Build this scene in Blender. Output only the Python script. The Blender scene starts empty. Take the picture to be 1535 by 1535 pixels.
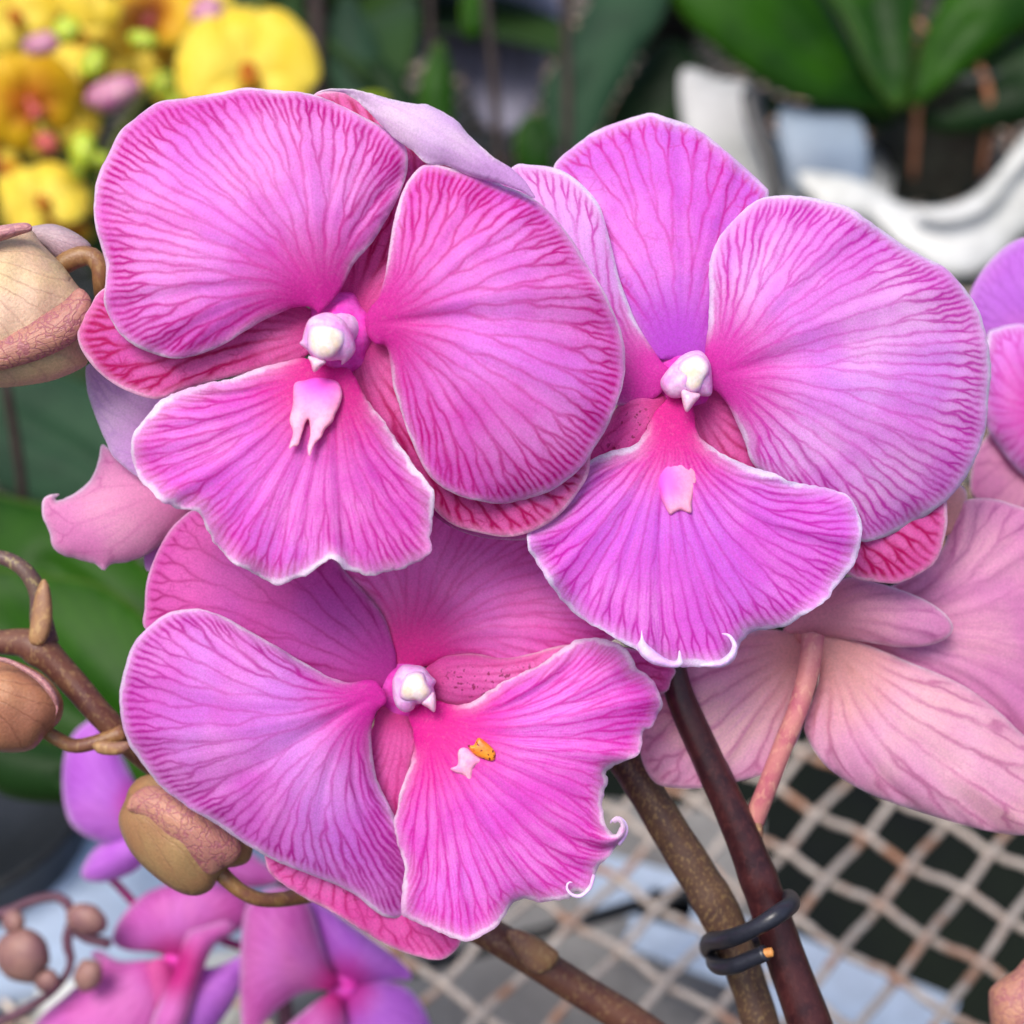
import bpy, math, random
import numpy as np
from mathutils import Matrix, Vector, geometry
random.seed(7); rng = np.random.default_rng(7)
scene = bpy.context.scene
COL = scene.collection
R = math.radians

# ------------------------------------------------------------------ camera
FOV = R(35.0); TANH = math.tan(FOV/2)
CAM = np.array([0.0, 0.0, 0.55]); PITCH = R(37.0)
fwd = np.array([0, math.cos(PITCH), -math.sin(PITCH)])
rgt = np.array([1.0, 0, 0]); upv = np.cross(rgt, fwd)
cd = bpy.data.cameras.new('camera'); cam = bpy.data.objects.new('camera', cd); COL.objects.link(cam)
cam.location = CAM; cam.rotation_euler = (R(90)-PITCH, 0, 0)
cd.sensor_width = 36; cd.lens = 18/TANH; cd.clip_start = .01; cd.clip_end = 100
cd.dof.use_dof = True; cd.dof.focus_distance = .310; cd.dof.aperture_fstop = 11.5
scene.camera = cam

def unproj(x, y, d):
    """picture point at distance d (metres along the view axis)"""
    x = np.asarray(x, float); y = np.asarray(y, float); d = np.asarray(d, float)+0*x
    a = (x-767.5)/767.5*TANH*d; b = (767.5-y)/767.5*TANH*d
    return CAM + a[..., None]*rgt + b[..., None]*upv + d[..., None]*fwd
def on_plane(x, y, z):
    v = unproj(x, y, 1.0)-CAM
    return CAM + v*((z-CAM[2])/v[2])
def depth_on(x, y, z):
    return float((on_plane(x, y, z)-CAM)@fwd)

# ------------------------------------------------------------------ objects
ORG = {}
def tag(o, label=None, cat=None, group=None, kind=None):
    if label: o['label'] = label
    if cat: o['category'] = cat
    if group: o['group'] = group
    if kind: o['kind'] = kind
    return o
def empty(name, loc, label=None, cat=None, group=None):
    o = bpy.data.objects.new(name, None); COL.objects.link(o); o.location = loc
    o.empty_display_size = .02; ORG[o.name] = np.array(loc, float)
    return tag(o, label, cat, group)
def mesh(name, V, F, mat, parent=None, origin=None, smooth=True, attrs=None, mats=None, fm=None):
    V = np.asarray(V, float)
    if origin is None:
        origin = ORG[parent.name] if parent is not None else V.mean(0)
    origin = np.asarray(origin, float)
    me = bpy.data.meshes.new(name)
    me.from_pydata([tuple(p) for p in (V-origin)], [], [tuple(int(i) for i in f) for f in F])
    if smooth: me.polygons.foreach_set('use_smooth', [True]*len(me.polygons))
    for m in (mats or [mat]): me.materials.append(m)
    if fm is not None: me.polygons.foreach_set('material_index', [int(i) for i in fm])
    if attrs:
        for k, a in attrs.items():
            at = me.attributes.new(k, 'FLOAT', 'POINT'); at.data.foreach_set('value', np.asarray(a, np.float32))
    me.update()
    o = bpy.data.objects.new(name, me); COL.objects.link(o)
    ORG[o.name] = origin
    if parent is not None:
        o.parent = parent; o.location = origin-ORG[parent.name]
    else: o.location = origin
    return o
def copy_tree(o, parent=None):
    c = o.copy(); COL.objects.link(c); c.parent = parent
    for ch in list(o.children): copy_tree(ch, c)
    return c

# ------------------------------------------------------------------ surfaces from outlines
def catmull(P, closed=True, n=14):
    P = np.asarray(P, float); N = len(P); out = []
    for i in range(N if closed else N-1):
        if closed: p0, p1, p2, p3 = P[(i-1) % N], P[i], P[(i+1) % N], P[(i+2) % N]
        else: p0, p1, p2, p3 = P[max(i-1, 0)], P[i], P[i+1], P[min(i+2, N-1)]
        t = np.linspace(0, 1, n, endpoint=False)[:, None]
        out.append(.5*((2*p1)+(-p0+p2)*t+(2*p0-5*p1+4*p2-p3)*t*t+(-p0+3*p1-3*p2+p3)*t**3))
    if not closed: out.append(P[-1:])
    return np.vstack(out)
def resample(P, h, closed=True):
    Q = np.vstack([P, P[:1]]) if closed else P
    s = np.r_[0, np.cumsum(np.linalg.norm(np.diff(Q, axis=0), axis=1))]
    n = max(12, int(s[-1]/h)); t = np.linspace(0, s[-1], n, endpoint=not closed)
    return np.stack([np.interp(t, s, Q[:, k]) for k in range(Q.shape[1])], 1)
def inside(poly, X):
    r = np.zeros(len(X), bool); x, y = X[:, 0], X[:, 1]; j = len(poly)-1
    for i in range(len(poly)):
        xi, yi = poly[i]; xj, yj = poly[j]
        c = ((yi > y) != (yj > y)) & (x < (xj-xi)*(y-yi)/((yj-yi) if yj != yi else 1e-9)+xi)
        r ^= c; j = i
    return r
def mindist(X, P):
    out = np.empty(len(X)); idx = np.empty(len(X), int)
    for a in range(0, len(X), 2000):
        D = ((X[a:a+2000, None, :]-P[None])**2).sum(2); idx[a:a+2000] = D.argmin(1); out[a:a+2000] = np.sqrt(D.min(1))
    return out, idx
def cg(n, I, J, W, free, b, x):
    """solve graph Laplacian for the free vertices"""
    deg = np.bincount(I, W, n)+np.bincount(J, W, n)
    def L(v): return deg*v-np.bincount(I, W*v[J], n)-np.bincount(J, W*v[I], n)
    f = free.astype(float); r = (b-L(x))*f; M = 1/deg; z = M*r; p = z.copy(); rz = r@z; r0 = rz+1e-30
    for _ in range(700):
        Ap = L(p)*f; a = rz/(p@Ap+1e-30); x = x+a*p; r = r-a*Ap; z = M*r; rn = r@z
        if rn < 1e-12*r0: break
        p = z+(rn/rz)*p; rz = rn
    return x
def sheet(outline, base, h=7., rag=0., seed=0):
    """triangulated sheet inside a closed outline, with vein coordinates flowing out of base"""
    r = np.random.default_rng(seed)
    P = resample(catmull(outline), h)
    if rag:
        n = len(P); T = np.roll(P, -1, 0)-np.roll(P, 1, 0); T /= np.linalg.norm(T, axis=1)[:, None]+1e-9
        Nn = np.stack([T[:, 1], -T[:, 0]], 1); k = r.normal(size=n); k = k+.6*np.roll(k, 1)
        s = np.arange(n)*h; w = np.sin(s/23+r.random()*6)*.7+np.sin(s/11+r.random()*6)*.5
        P = P+Nn*(rag*(k*.45+w))[:, None]
    base = np.array(base, float)
    d0 = ((P-base)**2).sum(1).argmin(); P = np.roll(P, -d0, 0)
    lo, hi = P.min(0), P.max(0)
    xs = np.arange(lo[0], hi[0]+h, h); ys = np.arange(lo[1], hi[1]+h, h*.866)
    X = np.array([(x+(.5*h if j % 2 else 0), y) for j, y in enumerate(ys) for x in xs])
    X = X+r.normal(size=X.shape)*h*.06
    X = X[inside(P, X)]
    if len(X):
        d, _ = mindist(X, P); X = X[d > .62*h]
    vs = [Vector(p) for p in P]+[Vector(p) for p in X]
    nP = len(P)
    V, E, F, ov, oe, of = geometry.delaunay_2d_cdt(vs, [], [list(range(nP))], 1, 1e-5)
    V = np.array([(v[0], v[1]) for v in V]); F = np.array([f for f in F if len(f) == 3])
    used = np.unique(F); m = -np.ones(len(V), int); m[used] = np.arange(len(used)); V = V[used]; F = m[F]
    a = V[F[:, 1]]-V[F[:, 0]]; b = V[F[:, 2]]-V[F[:, 0]]; A = .5*(a[:, 0]*b[:, 1]-a[:, 1]*b[:, 0])
    F[A < 0] = F[A < 0][:, ::-1]; A = np.abs(A)+1e-6
    n = len(V)
    I = []; J = []; W = []
    for k in range(3):
        i, j, o = F[:, k], F[:, (k+1) % 3], F[:, (k+2) % 3]
        c = ((V[i]-V[o])*(V[j]-V[o])).sum(1)/(2*A)*.5
        I.append(i); J.append(j); W.append(np.clip(c, .02, 5))
    I = np.concatenate(I); J = np.concatenate(J); W = np.concatenate(W)
    key = np.minimum(I, J)*n+np.maximum(I, J); uk, cnt = np.unique(key, return_counts=True)
    be = uk[cnt == 1]; bset = set(zip((be//n).tolist(), (be % n).tolist()))
    bv = np.unique(np.concatenate([be//n, be % n])); isb = np.zeros(n, bool); isb[bv] = True
    area = np.bincount(F.ravel(), np.repeat(A/3, 3), n)
    ed, ix = mindist(V, P)
    u = np.zeros(n)+.5; u[isb] = ix[isb]/len(P)
    d0 = np.sqrt(((V-base)**2).sum(1)); u[isb & (d0 < 1.2*h)] = .5
    u = cg(n, I, J, W, ~isb, np.zeros(n), u)
    w = cg(n, I, J, W, ~isb, area.copy(), np.zeros(n))*4
    # gradient of u
    g0 = np.zeros((n, 2)); 
    for k in range(3):
        i, j, o = F[:, k], F[:, (k+1) % 3], F[:, (k+2) % 3]
        e = V[o]-V[j]; gr = np.stack([-e[:, 1], e[:, 0]], 1)*(u[i])[:, None]/2     # area weighted
        for q in range(3):
            g0[:, 0] += np.bincount(F[:, q], gr[:, 0], n); g0[:, 1] += np.bincount(F[:, q], gr[:, 1], n)
    gm = np.sqrt((g0**2).sum(1))/(area*3+1e-6)
    bf = [(i, j) for i, j in zip(np.concatenate([F[:, 0], F[:, 1], F[:, 2]]).tolist(), np.concatenate([F[:, 1], F[:, 2], F[:, 0]]).tolist()) if (min(i, j), max(i, j)) in bset]
    return dict(V=V, F=F, n=n, u=u, g=gm, ed=ed, db=d0, w=np.clip(w, 0, None), be=bf, isb=isb)
def MM(d): return 2*TANH*d*1000/1535.          # millimetres per picture pixel at distance d
def smooth(a, b, x):
    t = np.clip((x-a)/(b-a+1e-9), 0, 1); return t*t*(3-2*t)

def close(S, front, back):
    n = S['n']; F = S['F']
    faces = [tuple(f[::-1]) for f in F.tolist()]+[tuple(i+n for i in f) for f in F.tolist()]
    faces += [(i, j, j+n, i+n) for i, j in S['be']]
    return np.vstack([front, back]), faces
def petal(name, outline, base, D, mat, parent, z0=0, g=(0, 0), cup=2.0, q=0, ruf=0, rk=14, curl=0, pleat=.0, twist=0,
          th=.35, h=7., rag=0., seed=None, kx=None, rib=0, fold=None):
    """outline in picture pixels, all z in millimetres towards the viewer; g = slope in mm per 100 px"""
    seed = seed if seed is not None else (len(ORG)*7+3)
    S = sheet(outline, base, h, rag, seed); V = S['V']; r = np.random.default_rng(seed)
    mm = MM(D); wn = S['w']/S['w'].max(); dx = (V-np.array(base))/100
    size = math.sqrt(S['w'].max())*2
    z = z0+g[0]*dx[:, 0]+g[1]*dx[:, 1]+cup*(wn**.8)+q*(dx**2).sum(1)*.5+twist*dx[:, 0]*dx[:, 1]
    e = np.exp(-wn/.16); far = smooth(.25, .9, S['db']/size)
    u = S['u']
    if ruf:
        f = sum(np.sin(2*np.pi*k*rk*u+r.random()*6.3)*a for k, a in ((1, .6), (.53, .7), (1.83, .35), (2.9, .16)))
        z = z+ruf*f*e*far
    if pleat:
        f = sum(np.sin(2*np.pi*k*u+r.random()*6.3)*a for k, a in ((9, .6), (16, .5), (27, .3)))
        z = z+pleat*f*smooth(.1, .5, S['db']/size)*(.3+.7*(1-wn))
    # gentle hand-made unevenness
    for k in range(5):
        a = r.random()*6.3; fr = (1+k*.8)/size*2.2
        z = z+.35*math.sqrt(size/300)*np.sin((V[:, 0]*math.cos(a)+V[:, 1]*math.sin(a))*fr+r.random()*6)/(1+k*.5)
    z = z-curl*np.exp(-wn/.05)*far
    if rib: # a groove along the middle
        z = z-rib*np.exp(-((u-.5)/.05)**2)*smooth(0, .3, S['db']/size)*(1-smooth(.8, 1., S['db']/size/1.2))
    if fold is not None: z = z+fold(V, S)
    d = D-z/1000
    front = unproj(V[:, 0], V[:, 1], d); tk = th*(.45+.55*smooth(0, 12, S['ed']))
    back = unproj(V[:, 0], V[:, 1], d+tk/1000)
    VV, FF = close(S, front, back)
    at = dict(u=S['u'], g=S['g']/mm, ed=S['ed']*mm, db=S['db']*mm, w=wn)
    at = {k: np.r_[a, a] for k, a in at.items()}
    at['side'] = np.r_[np.zeros(S['n']), np.ones(S['n'])]
    return mesh(name, VV, FF, mat, parent, attrs=at)
def inflate(name, outline, D, mat, parent, z0=0, ratio=1., h=4., base=None, g=(0, 0), origin=None, bump=0, ridge=None, seed=1, flat=1.):
    """a rounded body whose silhouette is the outline"""
    base = outline[0] if base is None else base
    S = sheet(outline, base, h, 0, seed); V = S['V']; mm = MM(D); r = np.random.default_rng(seed)
    H = np.sqrt(S['w'])*mm*ratio; c = V.mean(0); dx = (V-np.array(c))/100
    off = z0+g[0]*dx[:, 0]+g[1]*dx[:, 1]
    lump = 0
    for k in range(4):
        a = r.random()*6.3; lump = lump+bump*np.sin((V[:, 0]*math.cos(a)+V[:, 1]*math.sin(a))/(9+5*k)+r.random()*6)
    Hf = H*(1+lump)
    if ridge is not None: Hf = Hf+ridge(V, S)*mm
    f = unproj(V[:, 0], V[:, 1], D-(off+Hf)/1000); b = unproj(V[:, 0], V[:, 1], D-(off-H*flat)/1000)
    b[S['isb']] = f[S['isb']]+fwd*1e-5
    VV, FF = close(S, f, b)
    at = {k: np.r_[a, a] for k, a in dict(u=S['u'], g=S['g']/mm, ed=S['ed']*mm, db=S['db']*mm, w=S['w']/S['w'].max()).items()}
    at['side'] = np.r_[np.zeros(S['n']), np.ones(S['n'])]
    return mesh(name, VV, FF, mat, parent, origin=origin, attrs=at)
def tube(name, pts, rad, mat, parent=None, sides=20, step=.003, bump=0, nodes=(), origin=None, seed=0, attach=None, caps=True):
    """pts in world metres, rad in metres per point"""
    P = np.asarray(pts, float); rad = np.asarray(rad, float)*np.ones(len(P))
    Q = catmull(np.c_[P, rad], False, 24); Q = resample(Q, step, False); r = np.random.default_rng(seed)
    C = Q[:, :3]; Rr = Q[:, 3]; T = np.gradient(C, axis=0); T /= np.linalg.norm(T, axis=1)[:, None]
    up = np.array([.3, .5, .81]); Nn = np.cross(T[0], up); Nn /= np.linalg.norm(Nn); V = []; n = len(C)
    s = np.linspace(0, 1, n); ph = r.random(8)*6
    for i in range(n):
        Nn = Nn-T[i]*(Nn@T[i]); Nn /= np.linalg.norm(Nn); B = np.cross(T[i], Nn)
        rr = Rr[i]*(1+sum(a*math.exp(-((s[i]-c)/w)**2) for c, w, a in nodes))
        for k in range(sides):
            a = 2*math.pi*k/sides
            q = rr*(1+bump*(math.sin(3*a+ph[0]+s[i]*9)*.5+math.sin(5*a+ph[1]-s[i]*23)*.3+math.sin(s[i]*60+ph[2])*.4))
            V.append(C[i]+q*(math.cos(a)*Nn+math.sin(a)*B))
    F = [(i*sides+k, i*sides+(k+1) % sides, (i+1)*sides+(k+1) % sides, (i+1)*sides+k) for i in range(n-1) for k in range(sides)]
    if caps:
        V += [C[0]-T[0]*Rr[0]*.3, C[-1]+T[-1]*Rr[-1]*.3]; a, b = len(V)-2, len(V)-1
        F += [(a, (k+1) % sides, k) for k in range(sides)]+[(b, (n-1)*sides+k, (n-1)*sides+(k+1) % sides) for k in range(sides)]
    if name is None: return np.array(V), F
    return mesh(name, V, F, mat, parent, origin=origin)
def px_tube(name, pts, mat, parent, **k):
    """pts: (x, y, distance, width in px)"""
    W = [unproj(p[0], p[1], p[2]) for p in pts]; rr = [p[3]*MM(p[2])/2000 for p in pts]
    return tube(name, W, rr, mat, parent, **k)

# ------------------------------------------------------------------ materials
def lin(r, g, b):
    f = lambda c: (c/255/12.92) if c/255 <= .04045 else ((c/255+.055)/1.055)**2.4
    return (f(r), f(g), f(b), 1)
class NT:
    def __init__(s, name):
        s.mat = bpy.data.materials.new(name); s.mat.use_nodes = True; s.t = s.mat.node_tree; s.t.nodes.clear()
        s.out = s.t.nodes.new('ShaderNodeOutputMaterial')
    def n(s, ty, **k):
        nd = s.t.nodes.new(ty)
        for a, v in k.items():
            if hasattr(nd, a): setattr(nd, a, v)
            else: s.set(nd.inputs[a.replace('_', ' ')], v)
        return nd
    def set(s, inp, v):
        if isinstance(v, bpy.types.NodeSocket): s.t.links.new(v, inp)
        else: inp.default_value = v
    def m(s, op, a, b=None, c=None, clamp=False):
        nd = s.t.nodes.new('ShaderNodeMath'); nd.operation = op; nd.use_clamp = clamp
        for i, v in enumerate((a, b, c)):
            if v is not None: s.set(nd.inputs[i], v)
        return nd.outputs[0]
    def ss(s, a, b, x, lo=0., hi=1.):
        nd = s.t.nodes.new('ShaderNodeMapRange'); nd.interpolation_type = 'SMOOTHSTEP'
        for i, v in zip((0, 1, 2, 3, 4), (x, a, b, lo, hi)): s.set(nd.inputs[i], v)
        return nd.outputs[0]
    def mix(s, f, a, b, mode='MIX'):
        nd = s.t.nodes.new('ShaderNodeMix'); nd.data_type = 'RGBA'; nd.blend_type = mode; nd.clamp_factor = True
        s.set(nd.inputs[0], f); s.set(nd.inputs[6], a); s.set(nd.inputs[7], b); return nd.outputs[2]
    def attr(s, name):
        nd = s.t.nodes.new('ShaderNodeAttribute'); nd.attribute_name = name; return nd.outputs['Fac']
    def coord(s, which='Object'): return s.t.nodes.new('ShaderNodeTexCoord').outputs[which]
    def noise(s, scale, detail=2., rough=.5, vec=None, dist=0.):
        nd = s.t.nodes.new('ShaderNodeTexNoise'); nd.noise_dimensions = '3D'
        s.set(nd.inputs['Vector'], vec if vec is not None else s.coord()); nd.inputs['Scale'].default_value = scale
        nd.inputs['Detail'].default_value = detail; nd.inputs['Roughness'].default_value = rough; nd.inputs['Distortion'].default_value = dist
        return nd.outputs[0]
    def bump(s, h, strength=.3, dist=.0003):
        nd = s.t.nodes.new('ShaderNodeBump'); s.set(nd.inputs['Height'], h); nd.inputs['Strength'].default_value = strength
        nd.inputs['Distance'].default_value = dist; return nd.outputs[0]
    def principled(s, color, rough=.5, spec=.5, normal=None, **k):
        nd = s.t.nodes.new('ShaderNodeBsdfPrincipled'); s.set(nd.inputs['Base Color'], color); s.set(nd.inputs['Roughness'], rough)
        s.set(nd.inputs['Specular IOR Level'], spec)
        if normal is not None: s.set(nd.inputs['Normal'], normal)
        for a, v in k.items(): s.set(nd.inputs[a.replace('_', ' ')], v)
        return nd.outputs[0]
    def done(s, sh): s.t.links.new(sh, s.out.inputs['Surface']); return s.mat
    def translucent(s, sh, color, f):
        tr = s.t.nodes.new('ShaderNodeBsdfTranslucent'); s.set(tr.inputs['Color'], color)
        mx = s.t.nodes.new('ShaderNodeMixShader'); s.set(mx.inputs[0], f); s.t.links.new(sh, mx.inputs[1]); s.t.links.new(tr.outputs[0], mx.inputs[2])
        return mx.outputs[0]

def petal_mat(name, light, mid, vein, edge, deep, n0=15, vstr=1., rim=.9, deepr=(4, 22), cool=None, cool_amt=.5, tr=.4,
              tmin=1.08, tmax=2.8, vw=.5, reach=(.12, .95), net=.3, fine=.35, warpmm=2.0, spots=0):
    N = NT(name); u = N.attr('u'); g = N.attr('g'); ed = N.attr('ed'); db = N.attr('db'); w = N.attr('w')
    rnd = N.n('ShaderNodeObjectInfo').outputs['Random']
    vec = N.t.nodes.new('ShaderNodeVectorMath'); vec.operation = 'ADD'; N.set(vec.inputs[0], N.coord())
    cmb = N.t.nodes.new('ShaderNodeCombineXYZ'); N.set(cmb.inputs[0], rnd); N.set(cmb.inputs[1], N.m('MULTIPLY', rnd, 3.7)); N.set(vec.inputs[1], cmb.outputs[0])
    vec = vec.outputs[0]
    warp = N.m('MULTIPLY', N.m('SUBTRACT', N.noise(170, 2, .5, vec), .5), warpmm)           # mm
    warp = N.m('ADD', warp, N.m('MULTIPLY', N.m('SUBTRACT', N.noise(700, 1, .5, vec), .5), warpmm*.12))
    U = N.m('MULTIPLY', N.m('ADD', u, N.m('MULTIPLY', warp, g)), float(n0))
    cell = N.m('FLOOR', U); x = N.m('SUBTRACT', N.m('FRACT', U), .5)
    def rn(*a):
        wn = N.t.nodes.new('ShaderNodeTexWhiteNoise'); wn.noise_dimensions = '2D'
        c = N.t.nodes.new('ShaderNodeCombineXYZ'); N.set(c.inputs[0], a[0]); N.set(c.inputs[1], a[1]); N.set(wn.inputs[0], c.outputs[0]); return wn.outputs[0]
    r1 = rn(cell, rnd); sg = N.m('SIGN', x); r2 = rn(N.m('ADD', N.m('MULTIPLY', cell, 2.), sg), N.m('ADD', rnd, 3.))
    r3 = rn(N.m('ADD', N.m('MULTIPLY', cell, 3.), sg), N.m('ADD', rnd, 7.))
    S0 = N.m('DIVIDE', 1., N.m('MAXIMUM', N.m('MULTIPLY', g, float(n0)), .01))
    T = N.ss(0., .7, w, tmin, tmax)
    T = N.m('MULTIPLY', T, N.m('ADD', .7, N.m('MULTIPLY', N.noise(120, 1, .5, vec), .6)))
    T1 = N.m('MULTIPLY', T, N.m('ADD', .7, N.m('MULTIPLY', r1, .7)))
    T2 = N.m('MULTIPLY', T, N.m('ADD', 1.4, N.m('MULTIPLY', r2, 1.3)))
    T3 = N.m('MULTIPLY', T, N.m('ADD', 2.9, N.m('MULTIPLY', r3, 2.2)))
    s1 = N.m('MULTIPLY', N.ss(T1, N.m('MULTIPLY', T1, 1.7), S0), .25)
    x1 = N.m('SUBTRACT', N.m('ABSOLUTE', x), s1)
    s2 = N.m('MULTIPLY', N.ss(T2, N.m('MULTIPLY', T2, 1.6), S0), .125)
    x2 = N.m('SUBTRACT', N.m('ABSOLUTE', x1), s2)
    s3 = N.m('MULTIPLY', N.ss(T3, N.m('MULTIPLY', T3, 1.6), S0), .0625)
    x3 = N.m('ABSOLUTE', N.m('SUBTRACT', N.m('ABSOLUTE', x2), s3))
    d = N.m('MULTIPLY', x3, S0)
    wid = N.m('MULTIPLY', N.m('ADD', .55, N.m('MULTIPLY', N.noise(330, 2, .5, vec), .9)), vw)
    vm = N.m('SUBTRACT', 1., N.ss(N.m('MULTIPLY', wid, .05), wid, d))
    # cross links
    vo = N.t.nodes.new('ShaderNodeTexVoronoi'); vo.feature = 'DISTANCE_TO_EDGE'; N.set(vo.inputs['Vector'], vec); vo.inputs['Scale'].default_value = 430
    xl = N.m('MULTIPLY', N.m('SUBTRACT', 1., N.ss(.0, .13, vo.outputs['Distance'])), net)
    xl = N.m('MULTIPLY', xl, N.ss(.42, .7, N.noise(260, 2, .5, vec)))
    vm = N.m('MAXIMUM', vm, xl)
    # strength: strong towards the rim, soft in the middle
    st = N.ss(reach[0], reach[1], w, 1., .38)
    st = N.m('MULTIPLY', st, N.ss(.25, .65, N.noise(140, 3, .6, vec), .45, 1.05))
    st = N.m('MULTIPLY', st, N.ss(3., 16., db, .2, 1.))
    st = N.m('MULTIPLY', N.m('MULTIPLY', st, vstr), N.ss(.25, 2.0, ed, .12, 1.))
    vmk = N.m('MULTIPLY', vm, st, clamp=True)
    # fine streaks following the veins
    cs = N.t.nodes.new('ShaderNodeCombineXYZ'); N.set(cs.inputs[0], N.m('MULTIPLY', u, 210.)); N.set(cs.inputs[1], N.m('MULTIPLY', db, .16)); N.set(cs.inputs[2], rnd)
    stk = N.noise(1., 3, .6, cs.outputs[0])
    cool = cool or light
    c = N.mix(N.ss(.3, .7, N.noise(60, 3, .5, vec)), light, mid)
    c = N.mix(N.m('MULTIPLY', N.ss(.4, .72, N.noise(38, 2, .5, vec, .5)), cool_amt), c, cool)  # patchy second tint; the lavender ones paint bluish reflected light into the petal colour
    c = N.mix(N.m('MULTIPLY', N.ss(.42, .72, stk), fine), c, mid)
    c = N.mix(N.m('MULTIPLY', N.ss(.5, .0, w), .38), c, mid)
    c = N.mix(vmk, c, vein)
    halo = N.m('MULTIPLY', N.m('SUBTRACT', 1., N.ss(0., N.m('MULTIPLY', wid, 2.), d)), N.m('MULTIPLY', st, .3))
    c = N.mix(halo, c, vein)
    dn = N.m('ADD', db, N.m('MULTIPLY', N.m('SUBTRACT', stk, .5), 12.))
    c = N.mix(N.ss(deepr[1], deepr[0], dn, 0., .92), c, deep)
    en = N.m('ADD', ed, N.m('MULTIPLY', N.m('SUBTRACT', N.noise(420, 3, .6, vec), .5), rim*1.5))
    en = N.m('ADD', en, N.m('MULTIPLY', N.m('SUBTRACT', N.noise(75, 2, .5, vec), .5), rim*2.6))
    far = N.ss(5., 14., db)
    c = N.mix(N.m('MULTIPLY', N.ss(rim*3.2, 0., en, 0., .32), far), c, edge)
    c = N.mix(N.m('MULTIPLY', N.m('MULTIPLY', N.ss(rim, rim*.25, en, 0., .95), far), N.ss(.3, .6, N.noise(110, 2, .5, vec), .45, 1.)), c, edge)
    if spots: c = N.mix(N.m('MULTIPLY', N.ss(.62, .68, N.noise(1100, 1, .5, vec)), N.ss(.45, .8, w, 0., .75)), c, lin(130, 10, 60))
    gr = N.noise(2600, 2, .7, vec)
    c = N.mix(1., c, N.ss(.25, .75, gr, .87, 1.1), 'MULTIPLY')
    gr2 = N.noise(1200, 3, .6, vec)
    c = N.mix(N.ss(.5, .8, gr2, 0., .07), c, edge)
    h = N.m('ADD', N.m('MULTIPLY', gr, .4), N.m('MULTIPLY', stk, .6))
    nrm = N.bump(h, .5, .00022)
    sh = N.principled(c, .5, .28, nrm, Sheen_Weight=.12, Sheen_Roughness=.4)
    return N.done(N.translucent(sh, c, tr))

# ------------------------------------------------------------------ petal materials
M = {}
EDGE = lin(246, 224, 246)
M['rose'] = petal_mat('rose_petal', lin(245, 160, 238), lin(228, 96, 210), lin(198, 6, 144), EDGE, lin(214, 26, 160), cool=lin(228, 132, 242), vstr=1.0, n0=15, rim=.6)
M['rose2'] = petal_mat('rose_petal_right', lin(245, 152, 236), lin(230, 88, 208), lin(202, 4, 142), EDGE, lin(216, 28, 160), cool=lin(230, 124, 242), vstr=1.05, n0=16, rim=.6)
M['lilac'] = petal_mat('lilac_petal', lin(250, 196, 250), lin(234, 136, 234), lin(206, 34, 180), lin(240, 228, 250), lin(222, 36, 178), cool=lin(222, 150, 248), cool_amt=.45, vstr=.95, rim=1.0, n0=18)
M['lilac2'] = petal_mat('lilac_sepal', lin(245, 150, 242), lin(226, 104, 226), lin(208, 24, 166), lin(240, 224, 248), lin(196, 70, 214), cool=lin(196, 108, 240), cool_amt=.7, vstr=1., rim=.9, n0=11, net=.6, tmin=1.7, tmax=4., reach=(.2, 1.2))
M['mauve'] = petal_mat('mauve_petal', lin(243, 162, 240), lin(224, 106, 216), lin(186, 22, 156), lin(244, 220, 248), lin(228, 34, 180), cool=lin(208, 138, 244), cool_amt=.45, vstr=.95, n0=15, rim=.7)
M['mauve2'] = petal_mat('mauve_sepal', lin(232, 104, 196), lin(212, 76, 178), lin(176, 14, 124), lin(232, 178, 220), lin(198, 52, 166), cool=lin(206, 96, 206), cool_amt=.5, vstr=.9, rim=.5, n0=9, net=.5, tmin=2., tmax=4.5, deepr=(3, 14))
M['pinkp'] = petal_mat('pink_petal', lin(247, 144, 222), lin(236, 104, 202), lin(202, 20, 132), lin(240, 188, 226), lin(232, 30, 156), cool=lin(226, 128, 226), vstr=.7, rim=.6, n0=15, reach=(0, .6))
M['crimson'] = petal_mat('crimson_sepal', lin(244, 132, 206), lin(228, 80, 172), lin(190, 2, 104), lin(248, 204, 232), lin(206, 52, 146), cool=lin(220, 104, 204), vstr=1.1, rim=.6, n0=9, net=.6, tmin=1.6, tmax=3., vw=.6, reach=(.5, 1.6), deepr=(1, 9))
M['inner'] = petal_mat('inner_sepal', lin(246, 132, 210), lin(234, 84, 182), lin(196, 6, 118), lin(244, 198, 224), lin(216, 60, 150), vstr=.7, rim=.4, n0=9, net=.8, tmin=1.9, tmax=4, reach=(.5, 1.6), deepr=(1, 7), fine=.6, spots=1)
LK = dict(n0=26, tmin=1.2, tmax=2.4, net=.05, fine=.95, reach=(.15, 1.2), vw=.42, warpmm=1.4)
M['lip'] = petal_mat('lip_rose', lin(246, 148, 232), lin(226, 86, 204), lin(200, 10, 156), lin(248, 236, 252), lin(224, 16, 150), cool=lin(224, 104, 240), vstr=.9, rim=1.25, deepr=(5, 20), **LK)
M['lipB'] = petal_mat('lip_violet', lin(247, 156, 243), lin(226, 98, 222), lin(196, 14, 172), lin(240, 234, 254), lin(232, 12, 154), cool=lin(212, 112, 242), cool_amt=.45, vstr=.9, rim=1.2, deepr=(5, 24), **LK)
M['lipC'] = petal_mat('lip_magenta', lin(248, 146, 236), lin(232, 84, 212), lin(214, 6, 168), lin(248, 228, 248), lin(236, 8, 158), cool=lin(230, 110, 244), vstr=.85, rim=1.1, deepr=(5, 24), **LK)
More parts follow.
